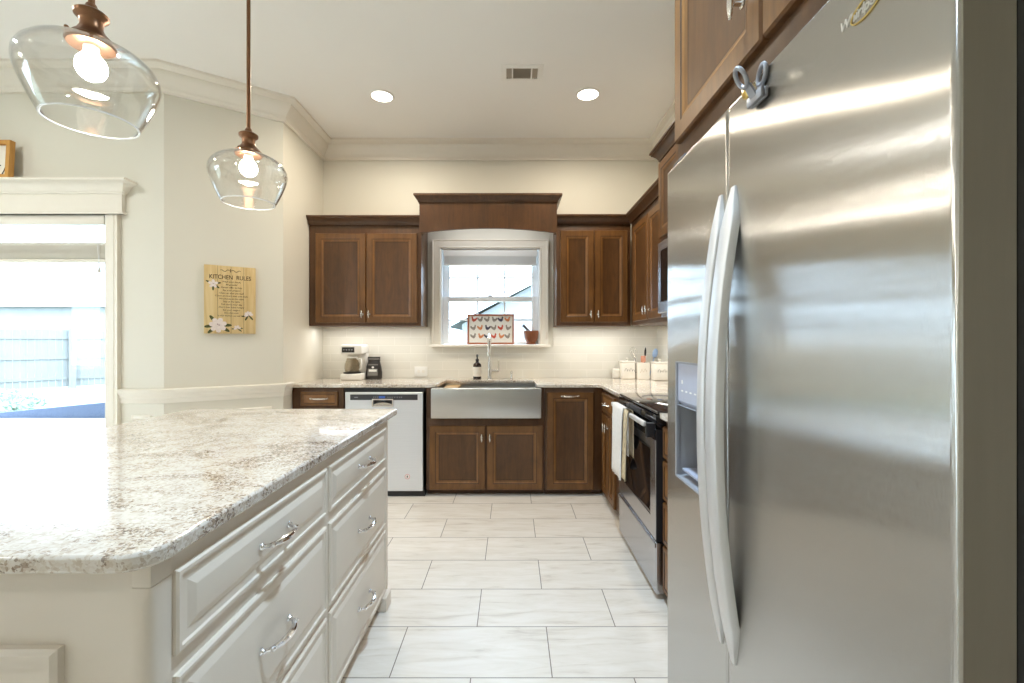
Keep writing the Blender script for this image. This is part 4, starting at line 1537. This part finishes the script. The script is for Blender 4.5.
cf = MB().lathe([(.05, .0135), (.062, .016), (.068, .05), (.064, .085), (.050, .120), (.046, .138), (.043, .138), (.047, .118), (.061, .083), (.065, .05), (.059, .02), (.05, .017)], Fcm, 32, closed=True).build('carafe', 'carafe', t)
MB().lathe([(.0, .138), (.048, .138), (.048, .150), (.02, .160), (.0, .161)], Fcm, 24).build('carafe_lid', 'white', cf)
MB().tube([Fcm(.046, -.012, .132), Fcm(.085, -.02, .130), Fcm(.094, -.022, .10), Fcm(.088, -.02, .05), Fcm(.070, -.016, .035)], [.008, .009, .009, .008, .006], 10).build('carafe_handle', 'white', cf)

# bag of coffee
BX, BYY = -1.27, 4.19
t = thing('coffee_bag', 'black stand-up coffee bag with a pale label beside the coffee maker', 'bag', (BX, BYY, CT1))
rings = []
for z, hw, hd2 in ((0, .062, .040), (.01, .068, .044), (.06, .070, .042), (.12, .062, .036), (.160, .052, .026), (.175, .055, .014), (.205, .056, .012)):
    zz = CT1 + z
    rings.append([(BX - hw, BYY - hd2 * .5, zz), (BX - hw * .8, BYY - hd2, zz), (BX + hw * .8, BYY - hd2, zz), (BX + hw, BYY - hd2 * .5, zz), (BX + hw, BYY + hd2 * .5, zz), (BX + hw * .8, BYY + hd2, zz), (BX - hw * .8, BYY + hd2, zz), (BX - hw, BYY + hd2 * .5, zz)])
MB().loft(rings).build('pouch', 'bag', t, sharp=60)
MB().box(BX - .054, BX + .054, BYY - .020, BYY + .016, CT1 + .178, CT1 + .192, .003).build('fold_clip', 'baglabel', t)
Fbl = Fr((BX, BYY - .0455, CT1 + .035), (1, 0, 0), (0, .14, 1), (0, -1, .0))
m = MB().box(-.046, .046, 0, .105, 0, .0015, F=Fbl)
m.mi = 1
m.box(-.036, .036, .036, .056, .0015, .002, F=Fbl)
m.ell((0, .078, .0015), .014, .012, .001, F=Fbl)
m.build('label', ['baglabel', 'white'], t)

# outlet
t = thing('wall_outlet', 'white horizontal outlet plate on the backsplash left of the sink', 'outlet', (-.865, BY - .012, .99))
Fo = F_back(-.865, BY - .0082, .975)
MB().box(-.062, .062, -.046, .046, 0, .006, .003, F=Fo).build('plate', 'white', t)
m = MB()
for a in (-.022, .022):
    m = MB().lathe([(.0, .0062), (.015, .0062), (.015, .008), (.0, .0082)], Fo.at(a, 0, 0), 16)
    m.build('socket', 'cream', t)


def canister(cx, cy, w, h, label, lid=True, word=True, name='canister', group=None):
    t = thing(name, label, 'canister', (cx, cy, CT1), group)
    hw = w / 2
    b = MB().box(cx - hw, cx + hw, cy - hw, cy + hw, CT1, CT1 + h, .010, seg=3)
    b.build('jar', 'cream', t)
    if lid:
        g = Fr((cx, cy, CT1 + h), (1, 0, 0), (0, 1, 0), (0, 0, 1))
        l_ = MB().box(cx - hw - .002, cx + hw + .002, cy - hw - .002, cy + hw + .002, CT1 + h, CT1 + h + .016, .006, seg=3)
        l_.lathe([(.010, .016), (.007, .024), (.014, .034), (.014, .040), (.004, .044)], g, 16)
        l_.build('lid', 'cream', t)
    if word:
        g = F_back(cx - hw * .85, cy - hw, CT1 + h * .48)
        pts = []
        for k in range(90):
            q = k / 89
            ph = q * 2 * pi * 5
            tall = 1.9 if int(q * 5) in (0, 2) else 1.0
            pts.append(g(w * .15 + w * .9 * q - .004 * sin(ph), .007 * tall * (1 - cos(ph)) * (1 if int(q * 5) != 4 else -.8), .0008))
        MB().tube(pts, .0012, 5).build('script', 'ink', t)
    return t


canister(1.070, 4.235, .126, .150, 'white lidded canister with dark script at the left of the row', group='white canisters in the counter corner')
canister(1.322, 4.075, .126, .150, 'white lidded canister half hidden behind the refrigerator edge', group='white canisters in the counter corner')
t = thing('utensil_crock', 'white open crock holding cooking utensils between two lidded canisters', 'crock', (1.198, 4.20, CT1))
m = MB()
hw = .056
m.panel(Fr((1.198 - hw, 4.20 - hw, CT1), (1, 0, 0), (0, 1, 0), (0, 0, 1)), 2 * hw, 2 * hw, [(.006, 0), (.001, .006), (0, .02), (0, .150), (.003, .152), (.007, .150), (.008, .02)])
m.build('jar', 'cream', t)
g = F_back(1.198, 4.20 - hw, CT1 + .08)
MB().tube([g(-.03, -.02, .0008), g(-.015, .015, .0008), g(.0, -.012, .0008), g(.015, .018, .0008), g(.03, -.01, .0008)], .002, 6).build('script', 'clothtan', t)
o = canister(.978, 4.285, .062, .088, 'small plain white box-shaped jar left of the canister row', lid=False, word=False, name='small_jar')
MB().box(.952, 1.004, 4.259, 4.311, CT1 + .088, CT1 + .096, .003).build('lid', 'cream', o)

# utensils in the crock
B0 = Vector((1.205, 4.20, CT1 + .022))
GU = 'utensils in the white crock'


def utensil(name, label, cat, tilt, build):
    t = thing(name, label, cat, tuple(B0 + Vector((tilt[0] * .25, tilt[1] * .25, 0))), GU)
    ax = Vector((tilt[0], tilt[1], 1)).normalized()
    s_ = Vector((1, 0, 0)) - ax * ax.x
    s_.normalize()
    f = Fr(t.location, s_, ax, s_.cross(ax))
    build(f, t)
    return t


def whisk(f, t):
    MB().tube([f(0, 0, 0), f(0, .16, 0)], .006, 10).build('handle', 'chrome', t)
    m = MB()
    for k in range(5):
        an = pi * k / 5
        pts = []
        for j in range(15):
            q = j / 14
            r = .034 * sin(pi * q) ** .8 * (1 if True else 0)
            sgn = 1
            pts.append(None)
        pts = []
        for j in range(21):
            q = -1 + 2 * j / 20
            r = .036 * (1 - abs(q) ** 2.2) ** .5 if False else 0
            h = .16 + .115 * (1 - abs(q) ** 1.7)
            rr = .036 * sin(pi * min(1, abs(q))) * .9 + .004
            rr *= (1 if q > 0 else -1)
            pts.append(f(rr * cos(an), h, rr * sin(an)))
        m.tube(pts, .0011, 5)
    m.build('wires', 'nickel', t)


def spoon(mat, head, r):
    def b(f, t):
        MB().tube([f(0, 0, 0), f(0, .19, 0)], [.005, .0045], 8).build('handle', head, t)
        MB().ell((0, .225, 0), r, .045, .006, f, 18, 9).build('bowl', mat, t)
    return b


def turner(mat, hm):
    def b(f, t):
        MB().tube([f(0, 0, 0), f(0, .15, 0)], [.006, .005], 8).build('handle', hm, t)
        MB().box(-.022, .022, .135, .195, -.003, .003, .0025, F=f).build('blade', mat, t)
    return b


utensil('whisk', 'wire whisk leaning left in the white crock', 'whisk', (-.16, 0.05), whisk)
utensil('spoon', 'pale blue oval spoon leaning right in the white crock', 'spoon', (.28, .1), spoon('blue', 'blue', .025))
utensil('spatula', 'coral red spatula low in the middle of the white crock', 'spatula', (-.02, -.12), turner('coral', 'coral'))
utensil('ladle', 'dark handled serving spoon standing upright in the white crock', 'spoon', (.06, .02), spoon('blackp', 'blackp', .010))
utensil('spatula', 'cream white spatula at the back of the white crock', 'spatula', (.10, .22), turner('cream', 'white'))

# ------------------------------------------------------------------ outdoors
o = MB().box(-45, 30, BY + T + .01, 60, -.30, -.14).box(-45, FX - T - .01, -20, BY + T + .01, -.30, -.14).box(FX - T - .01, LX - T - .3, PY + T + .03, BY + T + .01, -.30, -.14).build('ground', 'lawn')
struct(o, 'pale lawn outside the house', 'ground')

# privacy fence
fa, fb = Vector((-18.0, 8.0, 0)), Vector((-9.2, 19.3, 0))
fdv = (fb - fa)
FL = fdv.length
fu = fdv.normalized()
t = thing('wooden_fence', 'pale wooden privacy fence across the yard behind the patio door', 'fence', tuple((fa + fb) / 2 + Vector((0, 0, -.14))))
FFn = Fr(fa + Vector((0, 0, -.14)), fu, (0, 0, 1), Vector((fu.y, -fu.x, 0)))
m = MB()
nb = int(FL / .145)
for k in range(nb):
    a = k * .145
    m.box(a, a + .136, .04, 1.74 + .012 * random.random(), -.02, 0, F=FFn)
m.build('boards', 'fence', t)
for z in (.30, .92, 1.52):
    MB().box(0, FL, z - .045, z + .045, 0, .04, F=FFn).build('rail', 'fence', t)
a = .4
while a < FL:
    MB().box(a - .08, a + .08, 0, 1.78, 0.0405, .15, F=FFn).build('post', 'fence', t)
    a += 2.35
# shrub
t = thing('garden_shrub', 'pale green shrub growing low in front of the fence', 'shrub', (-9.6, 8.4, -.14))
m = MB()
random.seed(3)
for k in range(1500):
    th, ph = random.random() * 2 * pi, math.acos(1 - random.random())
    r = .75 * random.random() ** .4
    c = Vector((-9.6 + r * sin(ph) * cos(th) * 1.0, 8.4 + r * sin(ph) * sin(th), -.10 + r * cos(ph) * .68))
    d = Vector((random.gauss(0, 1), random.gauss(0, 1), random.gauss(0, 1))).normalized() * .055
    e = d.cross(Vector((random.gauss(0, 1), random.gauss(0, 1), random.gauss(0, 1)))).normalized() * .022
    m.add([c - d, c + e, c + d, c - e], [(0, 1, 2, 3)])
m.build('foliage', 'bush', t)
m = MB()
for k in range(7):
    an = k * 2 * pi / 7
    m.tube([(-9.6, 8.4, -.14), (-9.6 + .2 * cos(an), 8.4 + .2 * sin(an), .1), (-9.6 + .4 * cos(an), 8.4 + .4 * sin(an), .3)], [.02, .014, .006], 6)
m.build('stem', 'tablee', t)

# woven patio seat with a white cushion, facing the house
SX0, SX1, SY0, SY1 = -6.6, -3.2, 3.96, 5.02
t = thing('patio_sofa', 'blue woven patio sofa with a white seat cushion just outside the glass door', 'sofa', ((SX0 + SX1) / 2, 4.5, -.14))
MB().box(SX0, SX1, SY0 + .02, SY1, .02, .27, .01).build('base', 'wicker', t)
MB().prism([(SX0, .10), (SX1, .10), (SX1, .62), (-4.3, .605), (-5.7, .468), (SX0, .45)], Fr((0, SY1 + .10, 0), (1, 0, 0), (0, 0, 1), (0, -1, 0)), 0, .10).build('backrest', 'wicker', t)
MB().box(SX0 + .02, SX1 - .02, SY0, SY1 - .005, .305, .420, .02, seg=3).build('seat_cushion', 'tablew', t)
MB().box(SX0 + .02, SX1 - .02, SY0 + .003, SY1 - .01, .272, .304, .01).build('cushion_piping', 'tablee', t)
for x in (SX0 + .08, SX1 - .08):
    for y in (SY0 + .08, SY1 - .06):
        MB().box(x - .03, x + .03, y - .03, y + .03, -.14, .02).build('leg', 'tablee', t)


def house(name, label, x0, x1, y0, y1, ze, zr, rd_axis, loc):
    t = thing(name, label, 'house', loc)
    MB().box(x0, x1, y0, y1, -.14, ze).build('wall', 'siding', t)
    m = MB()
    e = .45
    if rd_axis == 'x':
        ym = (y0 + y1) / 2
        m.prism([(y0 - e, ze - .12), (y0 - e, ze + .05), (ym, zr), (y1 + e, ze + .05), (y1 + e, ze - .12), (ym, zr - .2)], Fr((x0 - e, 0, 0), (0, 1, 0), (0, 0, 1), (1, 0, 0)), 0, x1 - x0 + 2 * e)
        m2 = MB().prism([(y0, ze), (ym, zr - .2), (y1, ze)], Fr((x0, 0, 0), (0, 1, 0), (0, 0, 1), (1, 0, 0)), 0, x1 - x0)
        m3 = MB().box(x0 - e, x1 + e, y0 - e - .03, y0 - e, ze - .14, ze + .06)
    else:
        xm = (x0 + x1) / 2
        m.prism([(x0 - e, ze - .12), (x0 - e, ze + .05), (xm, zr), (x1 + e, ze + .05), (x1 + e, ze - .12), (xm, zr - .2)], Fr((0, y0 - e, 0), (1, 0, 0), (0, 0, 1), (0, 1, 0)), 0, y1 - y0 + 2 * e)
        m2 = MB().prism([(x0, ze), (xm, zr - .2), (x1, ze)], Fr((0, y0, 0), (1, 0, 0), (0, 0, 1), (0, 1, 0)), 0, y1 - y0)
        m3 = MB()
        for sx in (x0 - e, x1 + e):
            m3.prism([(sx, ze - .14), (xm, zr - .22), (xm, zr + .03), (sx, ze + .08)], Fr((0, y0 - e - .03, 0), (1, 0, 0), (0, 0, 1), (0, 1, 0)), 0, .03)
    m.build('roof', 'roof', t)
    m2.build('gable', 'siding', t)
    m3.build('fascia', 'whitewin', t)
    return t


house('neighbor_house', 'pale sided neighbour house behind the fence, seen through the patio door', -34, -12.5, 20.5, 29, 2.95, 6.0, 'x', (-23, 25, -.14))
house('neighbor_house', 'pale neighbour house with sloping roof seen through the sink window', -1.7, 4.3, 15.5, 26, 1.85, 3.7, 'y', (1.3, 20, -.14))
